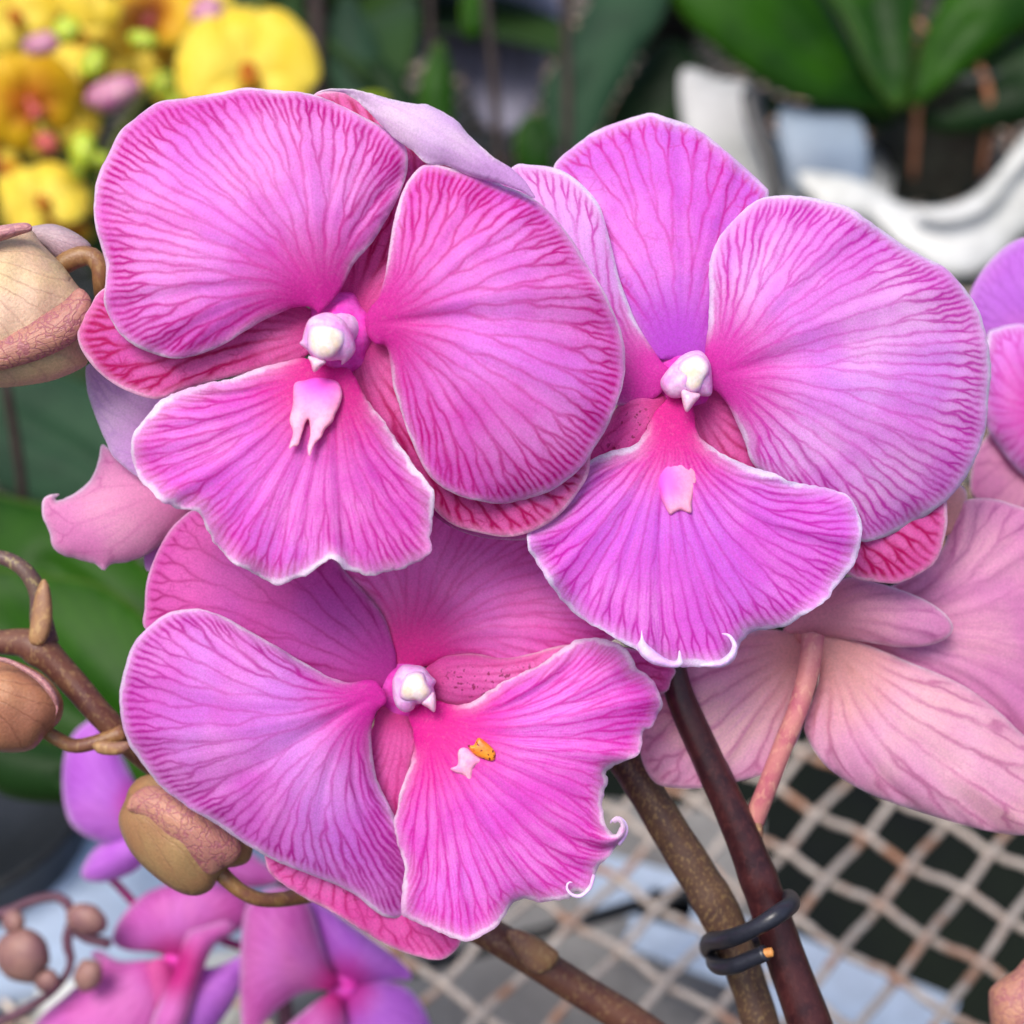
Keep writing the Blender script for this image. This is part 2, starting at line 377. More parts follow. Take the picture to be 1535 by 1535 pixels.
M['back'] = petal_mat('petal_reverse', lin(250, 202, 224), lin(238, 168, 212), lin(196, 98, 156), lin(242, 216, 234), lin(236, 174, 168), cool=lin(250, 208, 206), cool_amt=.7, vstr=.6, rim=.45, n0=11, tmin=2.6, tmax=6, fine=.6, deepr=(3, 26), reach=(.4, 1.6), vw=.7)
M['backd'] = petal_mat('petal_reverse_dusky', lin(238, 176, 204), lin(220, 140, 194), lin(176, 80, 150), lin(242, 214, 232), lin(228, 158, 172), cool=lin(216, 150, 200), cool_amt=.5, vstr=.55, rim=.35, n0=10, tmin=2.6, tmax=6, fine=.6, deepr=(3, 20), vw=.7)
M['fold'] = petal_mat('folded_reverse', lin(234, 206, 240), lin(214, 170, 230), lin(196, 126, 206), lin(246, 234, 248), lin(214, 160, 224), cool=lin(250, 236, 242), cool_amt=.8, vstr=.35, rim=.4, n0=6, tmin=3, tmax=6, fine=.3)
M['lav'] = petal_mat('pale_lavender', lin(240, 212, 244), lin(228, 190, 238), lin(176, 110, 206), lin(236, 214, 244), lin(206, 130, 216), vstr=.3, n0=9, rim=.4)
M['rosyback'] = petal_mat('rosy_reverse', lin(242, 172, 212), lin(230, 142, 202), lin(200, 88, 166), lin(244, 214, 238), lin(228, 130, 190), cool=lin(246, 190, 214), cool_amt=.6, vstr=.45, rim=.6, n0=7, tmin=3, tmax=7, fine=.6)
M['purple'] = petal_mat('far_purple', lin(216, 134, 236), lin(200, 108, 226), lin(166, 66, 190), lin(228, 184, 240), lin(210, 44, 170), cool=lin(228, 130, 218), vstr=.45, n0=12, deepr=(3, 13))
M['farpink'] = petal_mat('far_pink', lin(236, 136, 214), lin(218, 104, 196), lin(184, 56, 150), lin(238, 180, 230), lin(210, 22, 140), cool=lin(216, 122, 226), vstr=.5, n0=12, deepr=(3, 13))
M['yellow'] = petal_mat('yellow_petal', lin(252, 232, 90), lin(244, 212, 44), lin(214, 150, 20), lin(250, 236, 110), lin(248, 224, 90), vstr=.25, n0=9, tr=.3)
M['gold'] = petal_mat('golden_petal', lin(240, 204, 30), lin(224, 172, 20), lin(190, 110, 20), lin(240, 226, 80), lin(190, 90, 20), vstr=.3, n0=9, tr=.3)

def waxy(name, c1, c2, rough=.4, tr=0., spk=1500, extra=None, spec=.5):
    N = NT(name); n1 = N.noise(300, 3, .6); n2 = N.noise(spk, 2, .6)
    c = N.mix(N.ss(.35, .65, n1), c1, c2); c = N.mix(1., c, N.ss(.25, .75, n2, .9, 1.1), 'MULTIPLY')
    if extra: c = extra(N, c)
    sh = N.principled(c, rough, spec, N.bump(n2, .3, .0002), Subsurface_Weight=.25 if tr else 0., Subsurface_Scale=.002)
    return N.done(sh)
M['cap'] = waxy('anther_cap', lin(244, 222, 226), lin(240, 214, 192), .38, 1, spec=.35, extra=lambda N, c: N.mix(N.ss(.55, .05, N.attr('w')), c, lin(228, 178, 224)))
M['hood'] = waxy('column_hood', lin(238, 196, 234), lin(228, 150, 216), .4, 1, spec=.3)
M['beak'] = waxy('column_beak', lin(242, 206, 226), lin(232, 176, 206), .3, 1)
M['callus'] = waxy('callus_flesh', lin(242, 168, 196), lin(238, 148, 186), .5, 1, spec=.3,
                   extra=lambda N, c: N.mix(N.ss(1., 8., N.attr('db')), lin(230, 84, 198), c))
M['callus_pale'] = waxy('callus_pale', lin(246, 176, 198), lin(240, 150, 196), .5, 1, spec=.2)
M['white_edge'] = waxy('white_petal_edge', lin(234, 206, 242), lin(220, 176, 234), .5, 1, spec=.2)
M['callus_orange'] = waxy('callus_orange', lin(240, 150, 40), lin(226, 112, 30), .4, 1,
                          extra=lambda N, c: N.mix(N.ss(.62, .68, N.noise(1300, 1, .5)), c, lin(110, 24, 20)))
M['throat'] = waxy('throat', lin(214, 50, 168), lin(226, 84, 194), .6, 1, spec=.15)
def stem_mat(name, base, tan, dark, amt=.5, rough=.45, sx=1., spots=900):
    N = NT(name); co = N.coord()
    mp = N.t.nodes.new('ShaderNodeMapping'); N.set(mp.inputs[0], co); mp.inputs['Scale'].default_value = (1, 1, .35)
    v = mp.outputs[0]
    a = N.noise(spots, 2, .6, v); b = N.noise(160, 3, .6, co); s = N.noise(2600, 2, .7, v)
    c = N.mix(N.ss(.35, .7, b), base, dark); c = N.mix(N.m('MULTIPLY', N.ss(.52, .66, a), amt), c, tan)
    c = N.mix(N.m('MULTIPLY', N.ss(.6, .72, s), amt*.7), c, tan)
    sh = N.principled(c, rough, .45, N.bump(N.m('ADD', N.m('MULTIPLY', a, .5), s), .5, .0002))
    return N.done(sh)
M['stem_brown'] = stem_mat('speckled_brown_stem', lin(92, 68, 54), lin(146, 122, 82), lin(72, 52, 48), .55, spots=1500)
M['stem_dark'] = stem_mat('dark_purple_stem', lin(68, 32, 34), lin(96, 52, 50), lin(46, 20, 26), .25, .33)
M['stem_red'] = stem_mat('reddish_brown_stem', lin(112, 74, 58), lin(150, 118, 84), lin(92, 54, 50), .6)
M['stem_grey'] = stem_mat('grey_brown_stem', lin(104, 82, 74), lin(168, 152, 104), lin(92, 62, 74), .7)
M['pedicel'] = stem_mat('rosy_pedicel', lin(206, 132, 130), lin(222, 166, 146), lin(186, 96, 116), .5, .4)
M['pedicel_b'] = stem_mat('olive_pedicel', lin(146, 108, 66), lin(170, 136, 90), lin(120, 76, 66), .5, .4)
M['bract'] = stem_mat('dry_bract', lin(164, 124, 84), lin(196, 164, 112), lin(134, 96, 82), .5, .55)

def bud_mat(name, a, b, vein, amt=.6, net=.5, lines=9):
    N = NT(name); u = N.attr('u'); ed = N.attr('ed'); w = N.attr('w'); co = N.coord()
    wp = N.noise(160, 2, .5, co)
    line = N.m('ABSOLUTE', N.m('SUBTRACT', N.m('FRACT', N.m('ADD', N.m('MULTIPLY', u, float(lines)), N.m('MULTIPLY', wp, .9))), .5))
    l = N.m('MULTIPLY', N.ss(.1, .0, line), .5)
    vo = N.t.nodes.new('ShaderNodeTexVoronoi'); vo.feature = 'DISTANCE_TO_EDGE'; vo.inputs['Scale'].default_value = 330
    ds = N.t.nodes.new('ShaderNodeVectorMath'); ds.operation = 'ADD'; nz = N.t.nodes.new('ShaderNodeTexNoise'); nz.inputs['Scale'].default_value = 300
    N.set(nz.inputs['Vector'], co); sc = N.t.nodes.new('ShaderNodeVectorMath'); sc.operation = 'SCALE'; N.set(sc.inputs[0], nz.outputs[1]); sc.inputs['Scale'].default_value = .007
    N.set(ds.inputs[0], co); N.set(ds.inputs[1], sc.outputs[0]); N.set(vo.inputs['Vector'], ds.outputs[0])
    x = N.m('MULTIPLY', N.ss(.1, .0, vo.outputs['Distance']), net)
    c = N.mix(N.ss(.35, .65, N.noise(70, 3, .6)), a, b)
    c = N.mix(N.m('MULTIPLY', N.m('MAXIMUM', l, x), amt), c, vein)
    gr = N.noise(1800, 2, .7); c = N.mix(1., c, N.ss(.25, .75, gr, .86, 1.12), 'MULTIPLY')
    sh = N.principled(c, .45, .4, N.bump(N.m('SUBTRACT', gr, N.m('MAXIMUM', l, x)), .5, .0003), Subsurface_Weight=.1, Subsurface_Scale=.002)
    return N.done(sh)
M['bud_tan'] = bud_mat('bud_tan', lin(160, 118, 84), lin(164, 132, 92), lin(140, 92, 76), .5, .1, 12)
M['bud_rose'] = bud_mat('bud_rose', lin(186, 134, 112), lin(172, 118, 108), lin(140, 56, 100), .7, .75, 16)
M['bud_cream'] = bud_mat('bud_cream', lin(204, 178, 134), lin(198, 164, 140), lin(150, 104, 100), .5, .05, 16)
M['bud_brown'] = bud_mat('bud_brown', lin(172, 122, 88), lin(156, 104, 82), lin(96, 50, 44), .55, .05, 12)
M['bud_pink'] = bud_mat('bud_pink', lin(200, 150, 150), lin(186, 132, 130), lin(150, 70, 110), .6, .6, 10)
M['bud_far'] = bud_mat('bud_far', lin(156, 118, 108), lin(130, 92, 96), lin(96, 56, 72), .55, .15, 8)
M['bud_grey'] = bud_mat('bud_grey', lin(180, 158, 162), lin(168, 140, 150), lin(120, 92, 120), .5, .1, 10)

def part_name(n): return n
def column(cx, cy, D, parent, z, cap, hood, beak):
    """hood, anther cap and beak of the column: one sub-part, three materials"""
    objs = []
    o1 = inflate('column', hood, D, M['hood'], parent, z0=z, ratio=.9, h=2.6, bump=.05, seed=int(cx))
    o2 = inflate('column', cap, D, M['cap'], parent, z0=z+2.4, ratio=.9, h=2.2, bump=.13, seed=int(cx)+1)
    o3 = inflate('column', beak, D, M['beak'], parent, z0=z+2.6, ratio=1., h=2.2, bump=.03, seed=int(cx)+2)
    return join([o1, o2, o3])
def join(objs):
    """merge meshes with the same parent into the first, keeping a material per piece"""
    a = objs[0]; V = []; F = []; fm = []; mats = []; ats = {}
    for o in objs:
        off = len(V); V += [tuple(v.co) for v in o.data.vertices]
        k = len(mats); mats.append(o.data.materials[0])
        for p in o.data.polygons: F.append([off+i for i in p.vertices]); fm.append(k)
        for nm in ('u', 'g', 'ed', 'db', 'w'):
            at = o.data.attributes.get(nm); arr = np.zeros(len(o.data.vertices), np.float32)
            if at: at.data.foreach_get('value', arr)
            ats.setdefault(nm, []).append(arr)
    me = bpy.data.meshes.new(a.name); me.from_pydata(V, [], F)
    me.polygons.foreach_set('use_smooth', [True]*len(F))
    for m_ in mats: me.materials.append(m_)
    me.polygons.foreach_set('material_index', fm)
    for nm, l in ats.items():
        at = me.attributes.new(nm, 'FLOAT', 'POINT'); at.data.foreach_set('value', np.concatenate(l))
    me.update(); a.data = me
    for o in objs[1:]: bpy.data.objects.remove(o)
    return a
def ell(cx, cy, rx, ry, n=14, rot=0, lump=0, seed=0):
    r = np.random.default_rng(seed); c, s = math.cos(rot), math.sin(rot); out = []
    for i in range(n):
        a = 2*math.pi*i/n; k = 1+lump*r.normal()
        x, y = rx*k*math.cos(a), ry*k*math.sin(a); out.append((cx+c*x-s*y, cy+s*x+c*y))
    return out
def flower(parent, cx, cy, D, rx=34, ry=34, label=None, z=0, mat='throat', tail=None):
    c = unproj(cx, cy, D)
    o = inflate('flower', ell(cx, cy, rx, ry, 16, 0, .05, int(cx)), D, M[mat], parent, z0=z-3, ratio=.75, h=3.5, bump=.08, origin=c)
    if tail:   # the stalk that joins the flower to its stem
        t = px_tube('flower', tail, M['pedicel'], parent, sides=14, origin=c)
        join([o, t])
    if label: o['label'] = label
    return o

# ================================================================== the orchid in front
root_pt = unproj(1150, 1620, .36)
sprayA = empty('orchid_plant', root_pt, 'orchid plant on the speckled brown stem, bearing the upper left and bottom centre blooms', 'orchid')
px_tube('stem', [(905, 1100, .352, 54), (945, 1150, .353, 54), (990, 1222, .354, 56), (1040, 1302, .355, 60), (1085, 1382, .356, 58), (1116, 1460, .357, 55), (1148, 1560, .358, 56), (1170, 1640, .36, 56)],
        M['stem_brown'], sprayA, bump=.035, nodes=[(.52, .035, .10), (.47, .02, .06)], seed=3, sides=28, step=.0015)

# ---- bloom A -------------------------------------------------------
DA = .300
A = flower(sprayA, 508, 502, DA, 52, 62, 'veined pink bloom with a folded pale top sepal', z=-2,
           tail=[(505, 505, .306, 26), (520, 560, .325, 24), (600, 700, .345, 24), (760, 900, .356, 26), (930, 1110, .354, 30)])
petal('petal', [(478, 470), (509, 438), (530, 397), (561, 358), (589, 313), (607, 270), (611, 235), (604, 215), (579, 194), (549, 177), (515, 160), (471, 142), (432, 136), (393, 133), (366, 132), (327, 139), (272, 147), (245, 151), (228, 158), (202, 178), (180, 196), (163, 229), (147, 264), (141, 295), (142, 335), (151, 370), (159, 397), (158, 424), (156, 452), (164, 475), (178, 499), (202, 518), (229, 530), (260, 537), (292, 534), (323, 522), (354, 505), (389, 483), (417, 471), (440, 462), (460, 460), (475, 466)],
      (482, 468), DA, M['rose'], A, z0=1, g=(-.6, .2), cup=5.5, q=-.9, ruf=.9, rk=5, pleat=.5, curl=.2, h=5.5, rag=.5, seed=11, rib=1.3)
petal('petal', [(548, 478), (557, 459), (569, 444), (577, 413), (583, 374), (589, 335), (598, 303), (608, 278), (622, 257), (640, 246), (669, 250), (724, 266), (786, 290), (810, 305), (833, 329), (857, 358), (876, 389), (900, 428), (919, 467), (933, 503), (938, 538), (935, 569), (925, 604), (911, 639), (892, 671), (872, 700), (840, 727), (800, 746), (752, 755), (715, 750), (697, 746), (666, 733), (643, 713), (627, 684), (611, 645), (600, 613), (590, 582), (586, 551), (582, 527), (576, 516), (562, 515), (550, 500)],
      (547, 487), DA, M['rose2'], A, z0=1, g=(.5, -.2), cup=5, q=-.8, ruf=.9, rk=5, pleat=.5, curl=.2, h=5.5, rag=.5, seed=12, rib=1.3)
petal('sepal', [(535, 480), (485, 460), (480, 380), (500, 290), (478, 215), (462, 160), (474, 139), (495, 134), (530, 138), (600, 180), (690, 240), (720, 300), (660, 400), (600, 445)],
      (537, 472), DA, M['crimson'], A, z0=-3, g=(0, 3.2), cup=-2, h=7, seed=13)
petal('sepal', [(477, 139), (487, 134), (501, 133), (528, 134), (552, 139), (587, 148), (622, 156), (641, 157), (669, 171), (688, 184), (700, 198), (720, 218), (739, 235), (763, 250), (782, 266), (794, 281), (803, 296), (797, 297), (782, 287), (755, 277), (724, 269), (692, 259), (669, 249), (641, 246), (618, 226), (598, 212), (579, 195), (555, 171), (536, 152), (512, 139), (492, 137)],
      (800, 294), DA, M['fold'], A, z0=2.0, g=(1.4, -.2), cup=2.8, ruf=.5, rk=6, th=.5, h=4, rag=.5, seed=14)['label'] = 'pale folded-over top sepal'
petal('sepal', [(478, 480), (462, 462), (420, 445), (300, 430), (200, 415), (152, 435), (135, 460), (121, 483), (116, 503), (123, 526), (143, 553), (170, 575), (198, 589), (229, 598), (248, 595), (288, 580), (342, 566), (405, 552), (452, 538), (474, 515)],
      (476, 494), DA, M['crimson'], A, z0=-3, g=(1.3, -.5), cup=2, h=5.5, ruf=.5, rk=4, seed=15)
petal('sepal', [(540, 510), (527, 530), (535, 590), (575, 660), (622, 715), (648, 760), (680, 787), (720, 799), (760, 805), (797, 797), (835, 775), (865, 740), (884, 700), (870, 640), (760, 560), (640, 510), (575, 500)],
      (548, 512), DA, M['crimson'], A, z0=-3, g=(-.6, -1.6), cup=2, h=6, ruf=.4, rk=4, seed=16)
petal('petal', [(600, 720), (655, 776), (700, 800), (750, 809), (800, 807), (840, 780), (860, 745), (780, 700), (680, 690)],
      (640, 720), DA, M['mauve2'], A, z0=-12, g=(0, 0), cup=1, h=7, seed=17)
petal('lip', [(500, 552), (486, 545), (463, 536), (431, 541), (392, 551), (345, 566), (306, 576), (267, 588), (244, 598), (228, 613), (209, 637), (198, 656), (197, 680), (203, 699), (210, 719), (224, 735), (238, 750), (256, 758), (267, 763), (283, 764), (298, 769), (306, 779), (311, 793), (318, 809), (328, 823), (338, 834), (353, 846), (377, 858), (392, 865), (408, 874), (424, 876), (443, 867), (459, 864), (474, 852), (486, 843), (495, 838), (506, 843), (517, 854), (537, 858), (560, 864), (576, 858), (600, 854), (623, 844), (639, 834), (646, 822), (643, 805), (648, 785), (652, 758), (650, 734), (637, 715), (615, 692), (600, 668), (580, 637), (560, 609), (541, 586), (529, 563), (520, 552)],
      (500, 558), DA, M['lip'], A, z0=0, g=(-.2, 1.3), cup=3.2, ruf=1.7, rk=8, pleat=.7, h=4.8, rag=1.3, seed=18, th=.5)
inflate('callus', [(478, 566), (457, 570), (441, 576), (439, 606), (434, 630), (439, 648), (433, 672), (440, 669), (447, 667), (453, 649), (458, 634), (463, 630), (465, 650), (461, 671), (464, 684), (471, 667), (482, 655), (487, 644), (498, 633), (503, 620), (509, 608), (513, 590), (505, 572)], DA, M['callus'], A, z0=3.4, ratio=.32, h=2.6, bump=.1, g=(0, 5))
column(493, 505, DA, A, 3.5, [(465, 489), (482, 485), (501, 487), (516, 498), (518, 513), (509, 528), (496, 539), (477, 538), (463, 526), (460, 509)],
       hood=[(456, 496), (463, 479), (480, 470), (496, 469), (514, 479), (526, 498), (533, 521), (526, 536), (512, 547), (511, 540), (492, 541), (471, 538), (460, 525), (449, 515), (453, 509)], beak=[(463, 534), (488, 541), (482, 549), (471, 558), (466, 545)])
px_tube('column', [(500, 500, .2985, 50), (514, 494, .3015, 52), (530, 490, .306, 46)], M['hood'], A, sides=18, step=.001)

# ---- bloom C (bottom) ----------------------------------------------
DC = .326
C_ = flower(sprayA, 606, 1032, DC, 44, 48, 'veined pink bloom turned to the right, curled tendrils on its lip', z=-2,
            tail=[(618, 1040, .333, 26), (680, 1080, .348, 24), (800, 1100, .358, 26), (920, 1125, .356, 30)])
petal('petal', [(572, 1030), (557, 1019), (525, 1023), (494, 1015), (463, 997), (424, 974), (392, 956), (361, 939), (334, 923), (306, 914), (283, 913), (252, 919), (224, 939), (201, 962), (189, 993), (181, 1025), (180, 1056), (184, 1091), (197, 1122), (220, 1154), (248, 1185), (283, 1211), (318, 1232), (353, 1255), (392, 1280), (431, 1299), (471, 1313), (502, 1326), (533, 1342), (560, 1365), (584, 1376), (607, 1370), (622, 1352), (627, 1322), (624, 1294), (611, 1263), (596, 1232), (580, 1201), (564, 1161), (557, 1122), (557, 1091), (566, 1065), (580, 1050)],
      (580, 1042), DC, M['mauve'], C_, z0=2, g=(-.8, -.5), cup=6.5, q=-.9, ruf=.9, rk=5, pleat=.5, curl=.2, h=5.5, rag=.6, seed=21, rib=1.3)
petal('sepal', [(590, 1020), (594, 985), (588, 961), (576, 926), (549, 891), (521, 860), (500, 835), (450, 790), (350, 752), (295, 762), (270, 778), (250, 801), (232, 836), (220, 871), (217, 910), (220, 945), (290, 975), (400, 1010), (500, 1035), (560, 1035)],
      (588, 1012), DC, M['mauve2'], C_, z0=-1, g=(.6, 1.2), cup=3.5, h=6, seed=22)
petal('petal', [(600, 1005), (588, 975), (572, 926), (540, 885), (495, 845), (520, 795), (600, 755), (700, 760), (800, 800), (880, 870), (935, 940), (915, 962), (860, 985), (780, 1003), (700, 988), (641, 998)],
      (612, 1002), DC, M['pinkp'], C_, z0=-2.5, g=(-.8, 2.0), cup=3.5, pleat=.5, h=6, seed=23)
petal('sepal', [(630, 1030), (636, 1005), (650, 993), (670, 983), (711, 980), (766, 986), (860, 965), (960, 975), (1010, 1000), (1006, 1020), (990, 1040), (900, 1040), (760, 1060), (690, 1060), (655, 1050)],
      (634, 1022), DC, M['inner'], C_, z0=-1, g=(-1.2, 0), cup=3, h=5, seed=24)
petal('sepal', [(590, 1060), (565, 1066), (540, 1130), (450, 1220), (400, 1275), (397, 1290), (404, 1308), (431, 1330), (463, 1349), (502, 1370), (541, 1394), (572, 1412), (607, 1428), (650, 1439), (674, 1433), (691, 1411), (690, 1370), (650, 1300), (612, 1220), (616, 1150), (621, 1118), (617, 1083), (604, 1062)],
      (595, 1066), DC, M['inner'], C_, z0=-3, g=(.2, -1.2), cup=1.5, h=5.5, rag=.8, ruf=.5, seed=25)
petal('lip', [(622, 1062), (640, 1052), (656, 1050), (684, 1056), (711, 1050), (734, 1035), (774, 1013), (813, 993), (840, 974), (867, 960), (899, 957), (918, 960), (938, 972), (949, 988), (955, 1001), (969, 1011), (981, 1025), (988, 1041), (994, 1056), (986, 1074), (977, 1090), (964, 1096), (962, 1117), (955, 1134), (934, 1140), (918, 1149), (909, 1158), (913, 1169), (906, 1189), (904, 1212), (909, 1238), (918, 1250), (927, 1247), (931, 1238), (927, 1231), (921, 1234), (916, 1229), (923, 1223), (931, 1226), (937, 1234), (939, 1248), (932, 1264), (914, 1281), (896, 1298), (890, 1322), (885, 1334), (876, 1340), (864, 1336), (858, 1342), (850, 1349), (812, 1352), (789, 1347), (769, 1353), (758, 1373), (742, 1391), (723, 1404), (703, 1411), (664, 1400), (637, 1387), (613, 1378), (600, 1365), (606, 1300), (590, 1240), (594, 1215), (605, 1173), (617, 1142), (621, 1119), (616, 1090), (612, 1072)],
      (626, 1068), DC, M['lipC'], C_, z0=1.5, g=(.6, .6), cup=4.5, ruf=1.8, rk=8, pleat=1.0, h=4.8, rag=1.2, seed=26, th=.5)
px_tube('lip_edge', [(890, 1312, .3215, 5), (884, 1331, .320, 6), (870, 1343, .3195, 6), (857, 1341, .319, 5), (850, 1332, .319, 4), (852, 1323, .319, 3), (858, 1323, .319, 1.5)], M['white_edge'], C_, sides=12, step=.0005)
px_tube('lip_edge', [(928, 1266, .3215, 5), (938, 1250, .3205, 6), (938, 1236, .320, 5), (929, 1226, .3195, 4), (919, 1228, .3195, 3), (915, 1234, .3195, 1.5)], M['white_edge'], C_, sides=12, step=.0005)
inflate('callus', [(687, 1126), (698, 1121), (719, 1136), (726, 1142), (713, 1148), (708, 1158), (706, 1175), (696, 1163), (685, 1159), (675, 1152), (686, 1146)], DC, M['callus_pale'], C_, z0=6.2, ratio=.35, h=2.4, bump=.05)
inflate('callus', [(701, 1117), (710, 1117), (717, 1106), (728, 1112), (740, 1124), (743, 1133), (738, 1141), (723, 1137), (710, 1130)], DC, M['callus_orange'], C_, z0=6.8, ratio=.4, h=2.4, bump=.08)
column(617, 1033, DC, C_, 3.5, [(599, 1030), (606, 1013), (620, 1006), (635, 1009), (641, 1024), (648, 1036), (644, 1045), (630, 1055), (623, 1051), (609, 1052), (599, 1045)],
       hood=[(590, 1015), (602, 998), (620, 997), (635, 1000), (645, 1012), (654, 1021), (650, 1030), (653, 1045), (644, 1054), (624, 1056), (620, 1063), (608, 1068), (596, 1061), (590, 1048), (588, 1030)], beak=[(632, 1053), (647, 1037), (653, 1045), (652, 1067), (641, 1061)])

# ================================================================== second plant: dark stem
root_b = unproj(1240, 1640, .352)
sprayB = empty('orchid_plant', root_b, 'orchid plant on the smooth dark purple stem, bearing the large lilac bloom at right', 'orchid')
px_tube('stem', [(1000, 960, .338, 38), (1018, 1040, .338, 43), (1062, 1140, .339, 48), (1105, 1235, .340, 52), (1140, 1325, .341, 57), (1176, 1430, .342, 60), (1214, 1535, .343, 66), (1250, 1640, .345, 68)],
        M['stem_dark'], sprayB, bump=.012, nodes=[(.52, .02, .05)], seed=5, sides=28, step=.0015)
DB = .316
B = flower(sprayB, 1024, 568, DB, 50, 50, 'open lilac bloom with dense veins and a wide scalloped lip', z=-2,
           tail=[(1030, 580, .324, 26), (1050, 680, .345, 24), (1030, 820, .350, 26), (1000, 960, .342, 30)])
petal('petal', [(1006, 560), (990, 540), (957, 489), (942, 455), (928, 416), (917, 371), (908, 337), (898, 307), (878, 282), (854, 262), (829, 251), (795, 247), (770, 249), (740, 290), (740, 400), (800, 520), (890, 600), (975, 600)],
      (990, 573), DB, M['lilac'], B, z0=0, g=(1.2, .4), cup=3, h=6, seed=31)
petal('sepal', [(1015, 538), (977, 534), (952, 494), (915, 440), (860, 350), (833, 280), (829, 250), (840, 236), (854, 224), (888, 199), (928, 182), (960, 172), (977, 169), (1001, 176), (1046, 194), (1085, 223), (1119, 253), (1144, 278), (1152, 293), (1135, 350), (1100, 440), (1070, 520), (1050, 538)],
      (1018, 538), DB, M['lilac2'], B, z0=-1, g=(0, 2.4), cup=3, pleat=.35, ruf=.6, rk=6, h=5.5, rag=.5, seed=32)
petal('petal', [(1060, 548), (1057, 526), (1061, 489), (1063, 445), (1064, 396), (1075, 361), (1097, 332), (1124, 307), (1154, 295), (1193, 293), (1232, 299), (1272, 311), (1301, 330), (1346, 361), (1385, 385), (1408, 396), (1424, 408), (1449, 436), (1469, 467), (1478, 504), (1485, 543), (1483, 593), (1477, 642), (1469, 671), (1454, 706), (1434, 735), (1405, 761), (1370, 784), (1341, 799), (1301, 812), (1270, 800), (1190, 750), (1132, 698), (1119, 671), (1105, 637), (1090, 605), (1075, 588), (1064, 580)],
      (1062, 566), DB, M['lilac'], B, z0=.5, g=(-.1, -.9), cup=6, q=-.7, ruf=1., rk=6, pleat=.5, curl=.2, h=5.5, rag=.7, seed=33, rib=1.3)
petal('sepal', [(1000, 600), (985, 588), (955, 582), (935, 596), (905, 640), (870, 700), (890, 730), (960, 700), (1005, 640)], (1000, 604), DB, M['inner'], B, z0=-1.5, g=(1, 1), cup=3, h=5, seed=34)
petal('sepal', [(1046, 590), (1080, 585), (1200, 600), (1390, 690), (1416, 735), (1420, 770), (1418, 799), (1405, 839), (1380, 859), (1346, 874), (1311, 872), (1270, 860), (1150, 770), (1060, 690), (1035, 630)],
      (1042, 600), DB, M['crimson'], B, z0=-3, g=(-1.2, -1.2), cup=1.5, h=6, rag=.4, seed=35)
petal('lip', [(1010, 592), (992, 604), (979, 622), (967, 649), (947, 669), (893, 683), (869, 711), (854, 740), (839, 765), (810, 784), (791, 795), (792, 822), (808, 848), (829, 883), (846, 907), (870, 926), (905, 946), (930, 961), (950, 972), (968, 988), (990, 997), (1010, 1000), (1035, 1000), (1060, 998), (1085, 996), (1101, 985), (1110, 965), (1125, 949), (1150, 943), (1180, 937), (1205, 923), (1235, 904), (1250, 885), (1268, 860), (1285, 835), (1292, 805), (1288, 768), (1275, 748), (1262, 739), (1223, 728), (1188, 722), (1154, 706), (1124, 700), (1095, 686), (1062, 667), (1046, 647), (1041, 622), (1034, 602)],
      (1018, 604), DB, M['lipB'], B, z0=1.5, g=(-.1, 1.5), cup=3.4, ruf=1.7, rk=8, pleat=.9, h=4.8, rag=1.2, seed=36, th=.5)
petal('lip', [(962, 944), (960, 958), (955, 968), (962, 984), (982, 997), (1012, 1001), (1024, 996), (1022, 985), (1018, 974), (1014, 990), (1000, 988), (980, 974), (966, 960)], (990, 1000), DB, M['white_edge'], B, z0=11, cup=1.2, h=3, seed=37)['label'] = 'white curled tip of the lip'
petal('lip', [(1081, 950), (1090, 954), (1097, 966), (1093, 978), (1080, 988), (1060, 993), (1050, 998), (1080, 1001), (1100, 990), (1106, 972), (1101, 958), (1092, 950)], (1070, 998), DB, M['white_edge'], B, z0=11, cup=1.2, h=3, seed=38)['label'] = 'white curled tip of the lip'
inflate('callus', [(984, 722), (988, 736), (993, 752), (1004, 771), (1012, 768), (1021, 765), (1036, 769), (1037, 755), (1040, 738), (1045, 718), (1040, 700), (1015, 692), (990, 702)], DB, M['callus'], B, z0=6.0, ratio=.4, h=2.6, bump=.1, g=(0, 5))
column(1031, 561, DB, B, 3.5, [(1017, 547), (1024, 539), (1038, 532), (1050, 532), (1062, 543), (1064, 557), (1056, 572), (1050, 584), (1038, 589), (1026, 582), (1022, 566), (1015, 557)],
       hood=[(995, 562), (1007, 547), (1022, 533), (1038, 526), (1052, 527), (1063, 541), (1067, 559), (1067, 590), (1054, 594), (1038, 590), (1022, 596), (1005, 596), (993, 584), (990, 572)], beak=[(1022, 584), (1038, 587), (1050, 592), (1040, 606), (1029, 618), (1023, 602)])

